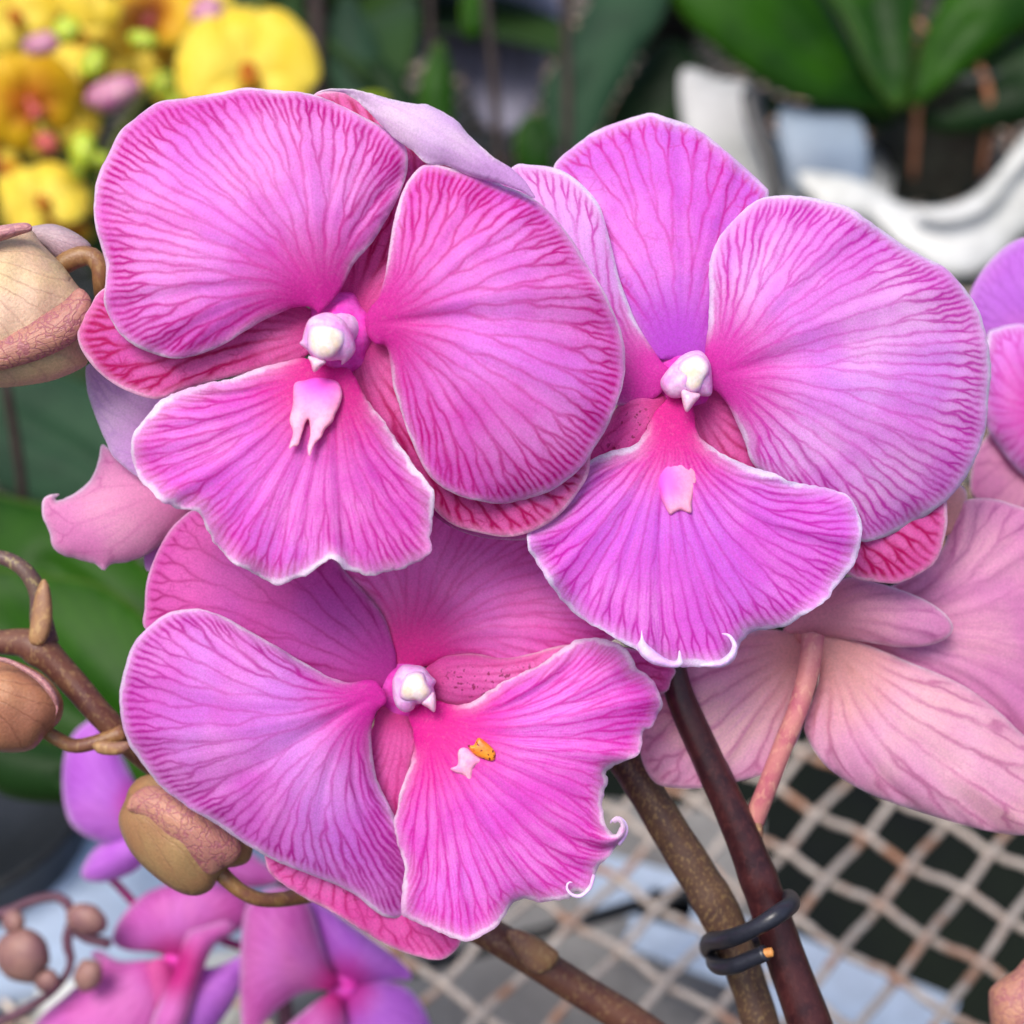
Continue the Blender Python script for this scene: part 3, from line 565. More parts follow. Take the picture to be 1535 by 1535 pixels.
# ---- bloom D, seen from behind ---------------------------------------
DD = .342
Df = flower(sprayB, 1214, 952, DD, 24, 22, 'pale pink bloom seen from behind', mat='pedicel', z=4,
            tail=[(1219, 952, .334, 34), (1213, 1000, .333, 33), (1197, 1060, .333, 31), (1173, 1120, .335, 30), (1150, 1180, .338, 30), (1128, 1235, .342, 32), (1110, 1280, .345, 30)])
petal('petal', [(1222, 960), (1181, 947), (1130, 945), (1060, 970), (1000, 1020), (960, 1080), (958, 1120), (970, 1158), (992, 1178), (1045, 1182), (1103, 1172), (1132, 1165), (1156, 1155), (1190, 1120), (1206, 1080), (1222, 1020)],
      (1216, 958), DD, M['back'], Df, z0=1, g=(1.2, .5), cup=4, pleat=.6, h=6.5, seed=41)
petal('petal', [(1224, 955), (1228, 1015), (1207, 1080), (1208, 1102), (1227, 1135), (1252, 1160), (1293, 1185), (1334, 1202), (1388, 1220), (1438, 1235), (1487, 1247), (1540, 1252), (1590, 1240), (1620, 1200), (1600, 1150), (1535, 1102), (1500, 1069), (1458, 1036), (1417, 1014), (1367, 994), (1334, 980), (1280, 960)],
      (1232, 960), DD, M['back'], Df, z0=3, g=(-.6, .2), cup=7, pleat=.8, h=7, seed=42, rib=1.2)
petal('sepal', [(1200, 950), (1173, 945), (1210, 915), (1245, 880), (1272, 865), (1305, 871), (1347, 883), (1388, 900), (1417, 920), (1429, 941), (1417, 958), (1388, 968), (1347, 970), (1314, 965), (1247, 955)],
      (1214, 950), DD, M['backd'], Df, z0=4, g=(1., 0), cup=3, pleat=.3, h=6, seed=43)
petal('petal', [(1240, 965), (1290, 900), (1346, 874), (1390, 850), (1416, 815), (1422, 785), (1436, 763), (1443, 752), (1463, 747), (1489, 748), (1515, 755), (1560, 775), (1630, 840), (1660, 980), (1620, 1120), (1535, 1120), (1450, 1060), (1330, 1000)],
      (1240, 960), DD, M['backd'], Df, z0=-2, g=(-.6, .6), cup=5, pleat=.8, h=7.5, seed=44)
petal('petal', [(1390, 800), (1405, 750), (1418, 735), (1436, 726), (1448, 735), (1449, 752), (1440, 775), (1425, 800)], (1400, 800), DD, M['back'], Df, z0=-4, cup=1, h=5, seed=45)
inflate('bract', [(1128, 1222), (1140, 1230), (1144, 1246), (1140, 1260), (1130, 1250)], .340, M['bract'], sprayB, ratio=.6, h=2.5)

# ---- bloom E at the right edge -----------------------------------------
sprayE = empty('orchid_plant', unproj(1700, 760, .40), 'orchid with violet petals behind the lilac bloom, cut off by the right edge', 'orchid')
DE = .378
E = flower(sprayE, 1590, 600, DE, 30, 30, None, tail=[(1590, 600, .383, 26), (1640, 680, .39, 26), (1720, 760, .40, 30)])
petal('petal', [(1580, 560), (1520, 530), (1470, 500), (1450, 470), (1455, 437), (1470, 409), (1489, 386), (1512, 366), (1540, 355), (1590, 350), (1640, 380), (1650, 480)], (1590, 570), DE, M['purple'], E, z0=-2, cup=3, g=(0, 1), h=7, seed=51)
petal('petal', [(1585, 600), (1560, 500), (1535, 487), (1515, 487), (1496, 492), (1480, 502), (1474, 560), (1476, 620), (1481, 645), (1492, 664), (1512, 690), (1540, 718), (1590, 740), (1620, 680)], (1595, 605), DE, M['lilac'], E, z0=1, cup=5, g=(.5, 0), h=6, seed=52, ruf=.8)
petal('sepal', [(1580, 640), (1500, 640), (1478, 655), (1463, 680), (1456, 705), (1456, 740), (1480, 760), (1535, 790), (1600, 780), (1620, 700)], (1595, 630), DE, M['backd'], E, z0=-4, cup=2, h=7, seed=53)

# ================================================================== third plant: stem with buds
root_c = unproj(1010, 1600, .385)
sprayG = empty('orchid_plant', root_c, 'budding orchid plant on a reddish brown arching stem, unopened buds at its left end', 'orchid')
px_tube('stem', [(-60, 955, .352, 34), (-10, 962, .350, 36), (50, 968, .348, 44), (105, 1018, .348, 42), (160, 1080, .349, 38), (240, 1150, .358, 40), (400, 1240, .368, 42), (600, 1330, .374, 44), (725, 1395, .376, 48), (800, 1440, .377, 50), (870, 1484, .379, 50), (945, 1530, .381, 52), (1020, 1585, .385, 54)],
        M['stem_red'], sprayG, bump=.03, nodes=[(.095, .012, .25), (.66, .012, .12)], seed=8, sides=26, step=.0018)
px_tube('pedicel', [(-20, 833, .346, 20), (10, 838, .346, 22), (38, 856, .346, 24), (58, 890, .347, 28), (62, 930, .348, 34), (70, 965, .348, 36)], M['stem_grey'], sprayG, sides=18, step=.0012, bump=.02)
inflate('bract', [(44, 962), (46, 930), (52, 895), (60, 874), (67, 868), (74, 880), (78, 905), (78, 930), (72, 955), (60, 968)], .346, M['bract'], sprayG, z0=2, ratio=.55, h=3)
px_tube('pedicel', [(50, 1085, .345, 20), (80, 1104, .345, 21), (110, 1118, .346, 22), (145, 1112, .347, 22), (185, 1098, .348, 26)], M['pedicel_b'], sprayG, sides=18, step=.0012, bump=.02)
inflate('bract', [(138, 1116), (150, 1110), (170, 1112), (192, 1112), (196, 1122), (180, 1131), (160, 1132), (145, 1128)], .344, M['bract'], sprayG, ratio=.6, h=2.6)
inflate('bract', [(760, 1402), (763, 1394), (778, 1393), (800, 1402), (826, 1418), (838, 1432), (828, 1450), (808, 1460), (790, 1452), (774, 1430)], .372, M['bract'], sprayG, ratio=.5, h=3, z0=1)
def ridge_fn(cx, cy, dx, dy, depth, wd):
    def f(V, S):
        s = (V[:, 0]-cx)*(-dy)+(V[:, 1]-cy)*dx
        return -depth*np.exp(-(s/wd)**2)
    return f
# bud below the bottom bloom
b1 = inflate('bud', [(187, 1200), (196, 1178), (219, 1162), (260, 1165), (320, 1205), (372, 1255), (379, 1272), (372, 1292), (352, 1300), (340, 1302), (326, 1319), (315, 1335), (292, 1343), (264, 1336), (228, 1311), (198, 1280), (181, 1247), (178, 1223)],
             .345, M['bud_tan'], sprayG, ratio=.85, h=4, origin=unproj(270, 1250, .345), bump=.02)
b1['label'] = 'closed tan bud with a rose-veined flap, below the bottom bloom'
petal('sepal', [(190, 1212), (200, 1190), (235, 1178), (300, 1205), (350, 1250), (362, 1275), (350, 1294), (337, 1300), (316, 1311), (292, 1297), (255, 1270), (219, 1233), (200, 1218)], (330, 1306), .345, M['bud_rose'], b1, z0=6.8, cup=4.6, th=.5, h=4, seed=61)
px_tube('pedicel', [(322, 1298, .346, 26), (340, 1318, .346, 24), (365, 1338, .347, 22), (397, 1349, .350, 22), (450, 1344, .358, 24), (520, 1325, .370, 26)], M['pedicel_b'], b1, sides=18, step=.0012)
# bud at the left edge, middle
b2 = inflate('bud', [(-60, 1010), (-20, 985), (20, 990), (60, 1008), (84, 1030), (95, 1055), (90, 1080), (70, 1100), (50, 1122), (20, 1128), (-20, 1122), (-60, 1090)], .342, M['bud_brown'], sprayG, ratio=.85, h=4, bump=.02, origin=unproj(20, 1060, .342))
b2['label'] = 'closed brown bud at the left edge, under the grey-brown stem'
petal('sepal', [(-40, 1000), (0, 992), (40, 1010), (68, 1035), (84, 1062), (80, 1082), (88, 1050), (70, 1020), (40, 1000), (0, 985)], (85, 1075), .342, M['bud_pink'], b2, z0=9, cup=2, th=.8, h=4, seed=62)
# big bud upper left
b3 = inflate('bud', [(-90, 380), (-40, 345), (0, 345), (43, 343), (63, 366), (94, 398), (117, 429), (133, 443), (138, 464), (130, 488), (118, 507), (128, 530), (130, 546), (102, 562), (63, 574), (0, 581), (-60, 575), (-110, 500)], .318, M['bud_cream'], sprayG, ratio=.62, h=5, bump=.02, origin=unproj(20, 460, .318))
b3['label'] = 'large cream and rose bud at the left edge beside the upper left bloom'
petal('sepal', [(-40, 520), (0, 505), (50, 480), (95, 452), (117, 432), (134, 444), (138, 464), (130, 490), (100, 520), (40, 545), (-40, 560)], (-40, 540), .318, M['bud_rose'], b3, z0=8.5, cup=2.6, th=.5, h=4.5, seed=63)
petal('sepal', [(-60, 350), (0, 338), (40, 334), (48, 345), (30, 352), (0, 362), (-60, 380)], (-60, 370), .318, M['bud_pink'], b3, z0=8, cup=3, th=.8, h=4, seed=64)
b4 = inflate('bud', [(40, 345), (60, 337), (86, 337), (117, 351), (137, 370), (120, 385), (90, 392), (66, 372)], .324, M['bud_grey'], sprayG, ratio=.8, h=4, origin=unproj(90, 365, .324))
b4['label'] = 'small grey-pink bud tip behind the large left bud'
px_tube('pedicel', [(88, 402, .322, 30), (110, 388, .322, 32), (135, 384, .322, 30), (150, 400, .322, 28), (152, 425, .323, 26), (160, 455, .328, 26), (200, 490, .336, 26), (280, 600, .346, 22), (340, 800, .362, 20), (310, 1000, .366, 20), (240, 1150, .360, 20)], M['pedicel_b'], b3, sides=18, step=.0012)

# ---- bloom F: back petals at the left, part of the first plant -----------
DF = .338
Ff = flower(sprayA, 300, 690, DF, 20, 20, 'lilac-pink bloom turned away, behind the upper left bloom', mat='throat',
            tail=[(300, 690, .342, 24), (420, 760, .350, 24), (600, 860, .356, 26), (930, 1110, .354, 26)])
petal('petal', [(290, 660), (250, 590), (180, 575), (133, 545), (130, 581), (139, 613), (150, 642), (158, 660), (175, 690), (230, 720)], (290, 680), DF, M['lav'], Ff, z0=7, cup=2, g=(-.5, 1), h=6, seed=71)
petal('lip', [(300, 690), (240, 690), (190, 690), (165, 672), (151, 666), (147, 695), (133, 722), (113, 738), (95, 748), (82, 749), (90, 741), (80, 740), (70, 743), (64, 752), (64, 773), (74, 796), (79, 820), (102, 836), (141, 845), (156, 855), (166, 846), (195, 841), (227, 828), (250, 808), (280, 775), (310, 730)], (300, 705), DF, M['rosyback'], Ff, z0=2, cup=5, g=(.5, 0), h=5, rag=.8, ruf=.8, rk=5, seed=72)
petal('petal', [(240, 800), (225, 815), (216, 835), (220, 856), (235, 850), (260, 820)], (255, 800), DF, M['lav'], Ff, z0=-3, cup=1, h=5, seed=73)

# ================================================================== wire tie
def rubber(name, col, rough=.35):
    N = NT(name); n = N.noise(900, 3, .6); c = N.mix(n, col, tuple(min(1, x*2.2) for x in col[:3])+(1,))
    return N.done(N.principled(c, rough, .5, N.bump(n, .3, .0002)))
M['tie'] = rubber('dark_tie', (.012, .013, .02, 1))
M['core'] = waxy('tie_core', lin(214, 150, 80), lin(190, 116, 60), .6)
tie = empty('plant_tie', unproj(1110, 1420, .36), 'dark rubbery tie looped twice round the brown and purple stems', 'plant tie')
px_tube('loop', [(1150, 1400, .366, 25), (1100, 1425, .372, 25), (1066, 1428, .366, 25), (1064, 1412, .350, 27), (1092, 1407, .3335, 28), (1130, 1392, .3270, 25), (1165, 1371, .3260, 28), (1186, 1355, .332, 27), (1180, 1346, .344, 25), (1160, 1366, .358, 25), (1130, 1392, .368, 26)], M['tie'], tie, sides=20, step=.0008)
px_tube('loop', [(1160, 1395, .36, 23), (1110, 1425, .372, 23), (1072, 1436, .362, 23), (1076, 1448, .345, 25), (1100, 1448, .336, 25), (1124, 1438, .333, 25), (1148, 1428, .331, 25)], M['tie'], tie, sides=20, step=.0008)
px_tube('core', [(1140, 1430, .331, 15), (1158, 1427, .3305, 14)], M['core'], tie, sides=14, step=.0008)

# ================================================================== bench and surroundings
def plain(name, c1, c2, rough=.5, spec=.5, scale=20., bump=.2, bd=.002, tr=0.):
    N = NT(name); n1 = N.noise(scale, 4, .6); n2 = N.noise(scale*9, 3, .6)
    c = N.mix(N.ss(.35, .65, n1), c1, c2); c = N.mix(1., c, N.ss(.2, .8, n2, .82, 1.1), 'MULTIPLY')
    sh = N.principled(c, rough, spec, N.bump(n2, bump, bd))
    return N.done(N.translucent(sh, c, tr) if tr else sh)
def leaf_mat(name, a, b, mid, rough=.35, tr=.12):
    N = NT(name); u = N.attr('u'); db = N.attr('db'); ed = N.attr('ed')
    c = N.mix(N.ss(.35, .65, N.noise(14, 3, .55)), a, b)
    line = N.m('ABSOLUTE', N.m('SUBTRACT', N.m('FRACT', N.m('MULTIPLY', u, 26.)), .5))
    c = N.mix(N.ss(.2, .0, line, 0., .25), c, b)
    c = N.mix(N.ss(2.2, .6, ed, 0., .5), c, mid)
    n2 = N.noise(300, 2, .6); c = N.mix(1., c, N.ss(.2, .8, n2, .88, 1.08), 'MULTIPLY')
    sh = N.principled(c, rough, .12, N.bump(n2, .2, .0006))
    return N.done(N.translucent(sh, c, tr))
M['leaf'] = leaf_mat('leaf_green', lin(40, 84, 8), lin(20, 54, 10), lin(90, 112, 50), .45)
M['leaf_dark'] = leaf_mat('leaf_dark', lin(26, 54, 20), lin(18, 38, 18), lin(56, 80, 40), .5)
M['leaf_teal'] = leaf_mat('leaf_blue_green', lin(44, 74, 52), lin(34, 56, 42), lin(70, 92, 66), .6)
M['leaf_lime'] = leaf_mat('leaf_lime', lin(140, 160, 30), lin(110, 140, 30), lin(170, 180, 60))
M['galv'] = None
N = NT('galvanised_wire'); n1 = N.noise(38, 4, .65); n2 = N.noise(400, 3, .6)
c = N.mix(N.ss(.35, .65, n2), lin(200, 188, 176), lin(166, 152, 142)); c = N.mix(N.ss(.5, .64, n1, 0., .85), c, lin(166, 112, 78)); 
M['galv'] = N.done(N.principled(c, .55, .5, N.bump(n2, .5, .0006), Metallic=.15))
M['white_plastic'] = plain('white_plastic', lin(206, 208, 208), lin(190, 192, 188), .35, .5, 8, .05)
M['blue_white'] = plain('bluish_white_sheet', lin(190, 206, 228), lin(174, 192, 216), .4, .5, 8, .05)
M['grey_board'] = plain('grey_concrete', lin(150, 148, 146), lin(120, 118, 118), .8, .3, 12, .4)
M['lilac_sheet'] = plain('lilac_grey_sheet', lin(168, 166, 186), lin(134, 132, 154), .6, .4, 9, .2)
M['floor'] = plain('dark_floor', lin(18, 26, 14), lin(8, 12, 12), .9, .3, 3, .4)
M['black_plastic'] = plain('black_plastic', lin(34, 36, 40), lin(24, 26, 28), .4, .5, 20, .2)
M['bark'] = plain('bark_medium', lin(84, 66, 48), lin(44, 36, 28), .85, .3, 60, .9, .004)
M['stake'] = plain('dark_stake', lin(58, 44, 40), lin(40, 32, 30), .6, .4, 60, .4)
M['greens'] = plain('green_stem', lin(110, 120, 40), lin(90, 100, 40), .5, .4, 60, .3)
M['clear_pot'] = plain('smoky_pot', lin(70, 74, 66), lin(54, 54, 50), .25, .6, 40, .3)
M['root'] = plain('root', lin(190, 130, 96), lin(160, 104, 74), .6, .4, 60, .3)
M['redlip'] = waxy('red_lip', lin(170, 40, 50), lin(206, 110, 90), .4)
M['bud_lime'] = waxy('lime_bud', lin(190, 204, 60), lin(160, 184, 40), .4, 1)
M['bud_plum'] = waxy('plum_bud', lin(170, 90, 140), lin(200, 150, 160), .4, 1)
M['stem_far'] = plain('far_plum_stem', lin(104, 66, 84), lin(84, 52, 66), .5, .4, 80, .3)

M['pale_grey'] = plain('pale_grey_plastic', lin(176, 176, 176), lin(150, 152, 150), .5, .4, 12, .1)
M['blue_grey'] = plain('blue_grey_plastic', lin(136, 152, 170), lin(106, 122, 142), .5, .4, 12, .1)
# floor
mesh('floor', [(-6, -3, -.75), (6, -3, -.75), (6, 9, -.75), (-6, 9, -.75)], [(0, 1, 2, 3)], M['floor'], smooth=False)['kind'] = 'structure'

# woven wire bench top
def wire_bench():
    V = []; F = []; p1, p2 = .0236, .0296; ang = R(-39.5); r0 = .0019; sides = 7
    e1 = np.array([math.cos(ang), math.sin(ang)]); e2 = np.array([-e1[1], e1[0]]); cen = on_plane(1367, 1296, 0)[:2]
    X0, X1, Y0, Y1 = -.55, .85, .18, 1.75
    for fam, (a, b, p, po) in enumerate(((e1, e2, p1, p2), (e2, e1, p2, p1))):
        for i in range(-50, 51):
            st = 8; k = np.arange(-52*st, 52*st+1)
            s = k/st*p; off = i*po+.0005*math.sin(i*2.3)
            lat = (np.sin(k*.006+i*.7)*.0002)+(.0003 if fam == 0 else .0001)*np.sin(np.pi*s/p*4+i)
            P2 = cen+s[:, None]*a+off*b+lat[:, None]*b
            cz = np.cos(np.pi*s/p); z = .0019*cz*(1 if (i+fam) % 2 else -1)
            keep = (P2[:, 0] > X0) & (P2[:, 0] < X1) & (P2[:, 1] > Y0) & (P2[:, 1] < Y1)
            if keep.sum() < 6: continue
            P2 = P2[keep]; z = z[keep]; n = len(P2); o = len(V)
            for j in range(n):
                for q in range(sides):
                    t = 2*math.pi*q/sides; w = P2[j]+b*r0*math.cos(t); V.append((w[0], w[1], z[j]+r0*math.sin(t)))
            F += [(o+j*sides+q, o+j*sides+(q+1) % sides, o+(j+1)*sides+(q+1) % sides, o+(j+1)*sides+q) for j in range(n-1) for q in range(sides)]
    return V, F
V, F = wire_bench()
tag(mesh('wire_bench', V, F, M['galv'], origin=(.2, .7, 0)), 'woven galvanised wire mesh bench top with rusty patches', 'bench')

def boxm(c, s, rz=0, bev=.004):
    """bevelled box as verts and faces"""
    import bmesh
    bm = bmesh.new(); bmesh.ops.create_cube(bm, size=1); bmesh.ops.scale(bm, vec=s, verts=bm.verts)
    if bev: bmesh.ops.bevel(bm, geom=bm.edges[:], offset=bev, segments=3, affect='EDGES')
    bmesh.ops.rotate(bm, matrix=Matrix.Rotation(rz, 3, 'Z'), verts=bm.verts); bmesh.ops.translate(bm, vec=c, verts=bm.verts)
    bm.verts.index_update(); V = [tuple(v.co) for v in bm.verts]; F = [[v.index for v in f.verts] for f in bm.faces]; bm.free(); return V, F
def lathe(prof, c, n=40, sx=1, sy=1, wob=0):
    V = []; F = []
    for r, z in prof:
        for k in range(n):
            a = 2*math.pi*k/n; q = r*(1+wob*math.sin(3*a+1)+wob*.7*math.sin(5*a)); V.append((c[0]+q*sx*math.cos(a), c[1]+q*sy*math.sin(a), c[2]+z))
    for i in range(len(prof)-1):
        for k in range(n): F.append((i*n+k, i*n+(k+1) % n, (i+1)*n+(k+1) % n, (i+1)*n+k))
    return V, F
# things under the mesh
def slab(name, x, y, z, s, rz, mat, label, cat):
    c = on_plane(x, y, z); V, F = boxm(c-np.array([0, 0, s[2]/2]), s, rz, min(.003, s[2]/3)); return tag(mesh(name, V, F, mat, smooth=False, origin=c), label, cat)
slab('paving_slab', 770, 1430, -.16, (.26, .24, .02), R(-8), M['grey_board'], 'grey concrete slab lying under the wire mesh at bottom centre', 'slab')
slab('plastic_sheet', 965, 1335, -.09, (.055, .035, .003), R(-20), M['blue_white'], 'small bluish white sheet under the mesh beside the brown stem', 'sheet')
slab('plastic_sheet', 1040, 1400, -.09, (.06, .04, .003), R(-25), M['blue_white'], 'bluish white sheet under the mesh left of the dark tie', 'sheet')
slab('plastic_sheet', 1275, 1500, -.09, (.09, .05, .003), R(-28), M['blue_white'], 'bluish white sheet under the mesh right of the purple stem', 'sheet')
tag(tube('cable', [on_plane(560, 1470, -.02), on_plane(700, 1430, -.03), on_plane(860, 1385, -.02), on_plane(1000, 1345, -.03), on_plane(1080, 1335, -.03)], [.0032]*5, M['black_plastic'], step=.01), 'thin black cable running under the wire mesh', 'cable')

# leaves: outlines with their own distance
def leaves(items, name, label, cat, root, group=None):
    t = empty(name, root, label, cat, group)
    for it in items:
        ol, base, D, mt = it[:4]; k = dict(it[4]) if len(it) > 4 else {}
        k.setdefault('cup', 6); k.setdefault('h', 14); k.setdefault('rib', 5); k.setdefault('th', 1.2)
        petal('leaf', ol, base, D, M[mt], t, **k)
    return t
# plant in its pot, upper right
dP = depth_on(1385, 330, 0.0); dL = dP-.03
pr = empty('potted_orchid', on_plane(1385, 320, 0), 'leafy orchid without flowers in a smoky clear pot, upper right', 'potted plant')
for it in [([(1345, 165), (1300, 110), (1270, 40), (1230, -20), (1210, -80), (1330, -100), (1375, -40), (1370, 60), (1360, 130)], (1350, 160), dL-.04, 'leaf', dict(g=(0, 8), z0=20)),
           ([(1345, 170), (1290, 165), (1200, 150), (1130, 115), (1070, 70), (1020, 20), (985, -40), (1000, -90), (1150, -100), (1230, -20), (1290, 80), (1330, 130)], (1345, 168), dL-.02, 'leaf', dict(g=(-8, 5), cup=14)),
           ([(1360, 165), (1368, 110), (1390, 40), (1430, -30), (1480, -80), (1590, -60), (1580, 10), (1500, 70), (1430, 120)], (1358, 165), dL-.03, 'leaf', dict(g=(6, 5), cup=12)),
           ([(1350, 170), (1420, 120), (1500, 70), (1600, 40), (1680, 90), (1640, 160), (1520, 190), (1430, 200), (1380, 190)], (1355, 175), dL, 'leaf_dark', dict(g=(10, 0), cup=10)),
           ([(1345, 175), (1250, 160), (1180, 150), (1120, 130), (1160, 175), (1230, 192), (1310, 195)], (1348, 178), dL+.01, 'leaf_dark', dict(g=(-8, 0)))]:
    k = dict(it[4]); petal('leaf', it[0], it[1], it[2], M[it[3]], pr, h=14, rib=6, th=1.5, **k)
pc = on_plane(1385, 275, 0.0)
V, F = lathe([(.001, .004), (.040, .004), (.044, .01), (.052, .10), (.055, .102), (.055, .108), (.051, .108), (.048, .09), (.001, .088)], pc, 36)
mesh('pot', V, F, M['clear_pot'], pr)
V, F = lathe([(.0, .110), (.03, .106), (.0475, .094)], pc, 24, wob=.02); mesh('bark', V, F, M['bark'], pr)
for k in range(7):
    a = k*.9+.4; b = np.array(pc)
    P = [b+np.array([.02*math.cos(a), .02*math.sin(a), .112]), b+np.array([.04*math.cos(a), .04*math.sin(a), .118]), b+np.array([.058*math.cos(a+.2), .058*math.sin(a+.2), .09]), b+np.array([.058*math.cos(a+.3), .058*math.sin(a+.3), .03])]
    tube('root', P, [.002, .0025, .003, .002], M['root'], pr, sides=8, step=.008)
# white tray with a scooped round rim around the pot
tr_ = empty('plant_tray', pc, 'white moulded plastic tray curving round the smoky pot', 'tray')
petal('rim', [(1195, 262), (1250, 262), (1300, 275), (1330, 296), (1370, 310), (1420, 308), (1465, 288), (1500, 252), (1540, 200), (1620, 150), (1660, 200), (1620, 280), (1540, 345), (1490, 395), (1440, 415), (1390, 398), (1340, 360), (1300, 322), (1240, 318)], (1400, 300), dP-.09, M['white_plastic'], tr_, z0=0, g=(0, 12), cup=8, th=12, h=12)
petal('rim', [(1370, 312), (1420, 310), (1465, 290), (1500, 254), (1540, 203), (1620, 160), (1640, 190), (1540, 245), (1490, 310), (1440, 335), (1390, 332)], (1400, 312), dP-.10, M['white_plastic'], tr_, z0=10, g=(0, 8), cup=6, th=6, h=12)
c = on_plane(1245, 290, .03); V, F = boxm(c-np.array([.0, -.03, .02]), (.10, .12, .05), R(-14), .008); mesh('block', V, F, M['white_plastic'], tr_)
tag(petal('plant_tray', [(1020, 110), (1080, 118), (1128, 130), (1150, 200), (1165, 300), (1120, 310), (1040, 250)], (1020, 150), dP-.10, M['pale_grey'], None, g=(0, 12), cup=5, th=10, h=12), 'pale grey tray between the right lilac bloom and the green plant', 'tray')
tag(petal('tray_post', [(1112, 135), (1140, 132), (1150, 180), (1172, 240), (1176, 300), (1152, 300), (1140, 240), (1118, 180)], (1125, 130), dP-.13, M['black_plastic'], None, g=(0, 12), cup=2, th=10, h=10), 'short dark post between the pale trays at the upper right', 'post')
tag(petal('plant_tray', [(1168, 165), (1230, 170), (1290, 180), (1300, 280), (1250, 290), (1185, 280)], (1170, 200), dP-.05, M['blue_grey'], None, g=(0, 12), cup=4, th=10, h=12), 'bluish grey tray behind the white tray, under the green leaves', 'tray')
# white tray at the lower left
c = on_plane(70, 1330, .02); V, F = boxm(c-np.array([.05, 0, .02]), (.28, .10, .05), R(14), .008)
tag(mesh('plant_tray', V, F, M['blue_white']), 'bluish white tray at the left edge behind the far purple bloom', 'tray')
c = on_plane(210, 1350, .0); V, F = boxm(c-np.array([0, 0, .02]), (.12, .14, .05), R(30), .008)
tag(mesh('plant_tray', V, F, M['white_plastic']), 'white tray below the tan bud, behind far pink blooms', 'tray')
c = on_plane(60, 1235, .03); V, F = lathe([(.001, 0), (.05, 0), (.065, .08), (.068, .082), (.064, .084), (.058, .07), (.001, .068)], c-np.array([.04, 0, .06]), 30)
tag(mesh('plant_pot', V, F, M['black_plastic']), 'black plastic pot at the left edge above the bluish tray', 'pot')

# big leaves at the left
def at(x, y, d): return unproj(x, y, d)
leaves([([(260, 1180), (150, 1190), (40, 1170), (-60, 1100), (-90, 980), (-30, 860), (60, 860), (160, 880), (240, 950), (300, 1080)], (270, 1170), .56, 'leaf', dict(g=(2, 6), z0=0)),
        ([(250, 1000), (180, 1000), (90, 960), (-20, 900), (-80, 820), (-60, 740), (40, 750), (130, 780), (220, 850), (270, 940)], (255, 995), .60, 'leaf', dict(g=(4, 8))),
        ([(220, 1200), (100, 1205), (0, 1190), (-80, 1120), (-60, 1090), (60, 1110), (160, 1140)], (225, 1195), .53, 'leaf_dark', dict(g=(2, 3)))],
       'orchid_foliage', 'broad green orchid leaves behind the budding stem at the left edge', 'foliage', at(260, 1250, .62))
leaves([([(230, 760), (150, 770), (20, 740), (-80, 660), (-100, 560), (0, 540), (120, 570), (220, 640)], (235, 750), .74, 'leaf_teal', dict(g=(3, 8))),
        ([(240, 620), (140, 640), (0, 620), (-100, 600), (-120, 480), (60, 500), (200, 560)], (240, 610), .80, 'leaf_dark', dict(g=(3, 8)))],
       'orchid_foliage', 'blue-green leaves behind the large left bud', 'foliage', at(240, 900, .8))
# foliage top centre
leaves([([(540, 200), (505, 150), (490, 90), (495, 30), (520, -10), (545, 20), (570, 80), (590, 150), (585, 200)], (565, 215), 1.05, 'leaf_teal', dict(g=(2, 8), h=14)),
        ([(640, 240), (600, 195), (565, 150), (545, 100), (570, 85), (600, 115), (630, 165), (655, 220)], (668, 245), 1.0, 'leaf_dark', dict(g=(2, 5), h=14)),
        ([(585, 150), (530, 175), (500, 168), (520, 150), (560, 138)], (590, 150), .98, 'leaf_lime', dict(h=12)),
        ([(640, 230), (625, 150), (640, 90), (660, 60), (678, 110), (680, 180), (665, 235)], (650, 236), 1.02, 'leaf', dict(h=12))],
       'orchid_foliage', 'dark green leaves at the top between the yellow blooms and the stakes', 'foliage', at(600, 380, 1.1))
leaves([([(850, 240), (820, 190), (815, 130), (850, 70), (880, 10), (930, -60), (990, -60), (1000, 10), (960, 80), (920, 150), (880, 230)], (860, 246), 1.1, 'leaf_teal', dict(g=(4, 8), h=16)),
        ([(890, 260), (905, 190), (950, 110), (1000, 60), (1050, 90), (1060, 150), (1000, 210), (930, 260)], (890, 265), 1.15, 'leaf_dark', dict(g=(4, 6), h=16)),
        ([(785, 260), (770, 220), (782, 180), (812, 172), (828, 210), (822, 260)], (800, 265), 1.0, 'leaf', dict(h=12)),
        ([(700, 60), (690, 20), (700, -20), (725, 0), (722, 50)], (705, 62), 1.12, 'leaf', dict(h=10))],
       'orchid_foliage', 'dark grey-green leaves at the top between the stakes and the right-hand plant', 'foliage', at(900, 400, 1.15))
# stakes
for i, (x0, y0, x1, y1, d, w, lb) in enumerate([(722, -60, 752, 300, 1.0, 15, 'dark stake in the middle of the three at the top'), (845, -60, 850, 300, 1.02, 16, 'dark stake right of the other two at the top'), (640, -60, 648, 200, 1.04, 12, 'dark stake left of the other two at the top, before dark leaves'), (470, -60, 476, 160, 1.05, 30, 'thick dark stake beside the yellow blooms'), (5, 560, 36, 760, .62, 16, 'thin dark stake under the large left bud')]):
    tag(px_tube('plant_stake', [(x0, y0, d, w), ((x0+x1)/2+3, (y0+y1)/2, d+.01, w), (x1, y1, d+.02, w), (x1+4, y1+160, d+.05, w)], M['stake'], None, sides=12, step=.01, bump=.04), lb, 'stake', 'dark plant stakes')
# sheet behind
tag(petal('fabric_sheet', [(560, -40), (700, -60), (840, -60), (850, 20), (820, 90), (800, 160), (760, 200), (720, 180), (690, 110), (640, 90), (590, 60), (560, 20)], (700, -50), 1.22, M['lilac_sheet'], None, g=(0, 14), cup=10, th=4, h=16), 'lilac-grey sheet behind the dark stakes at the top', 'sheet')

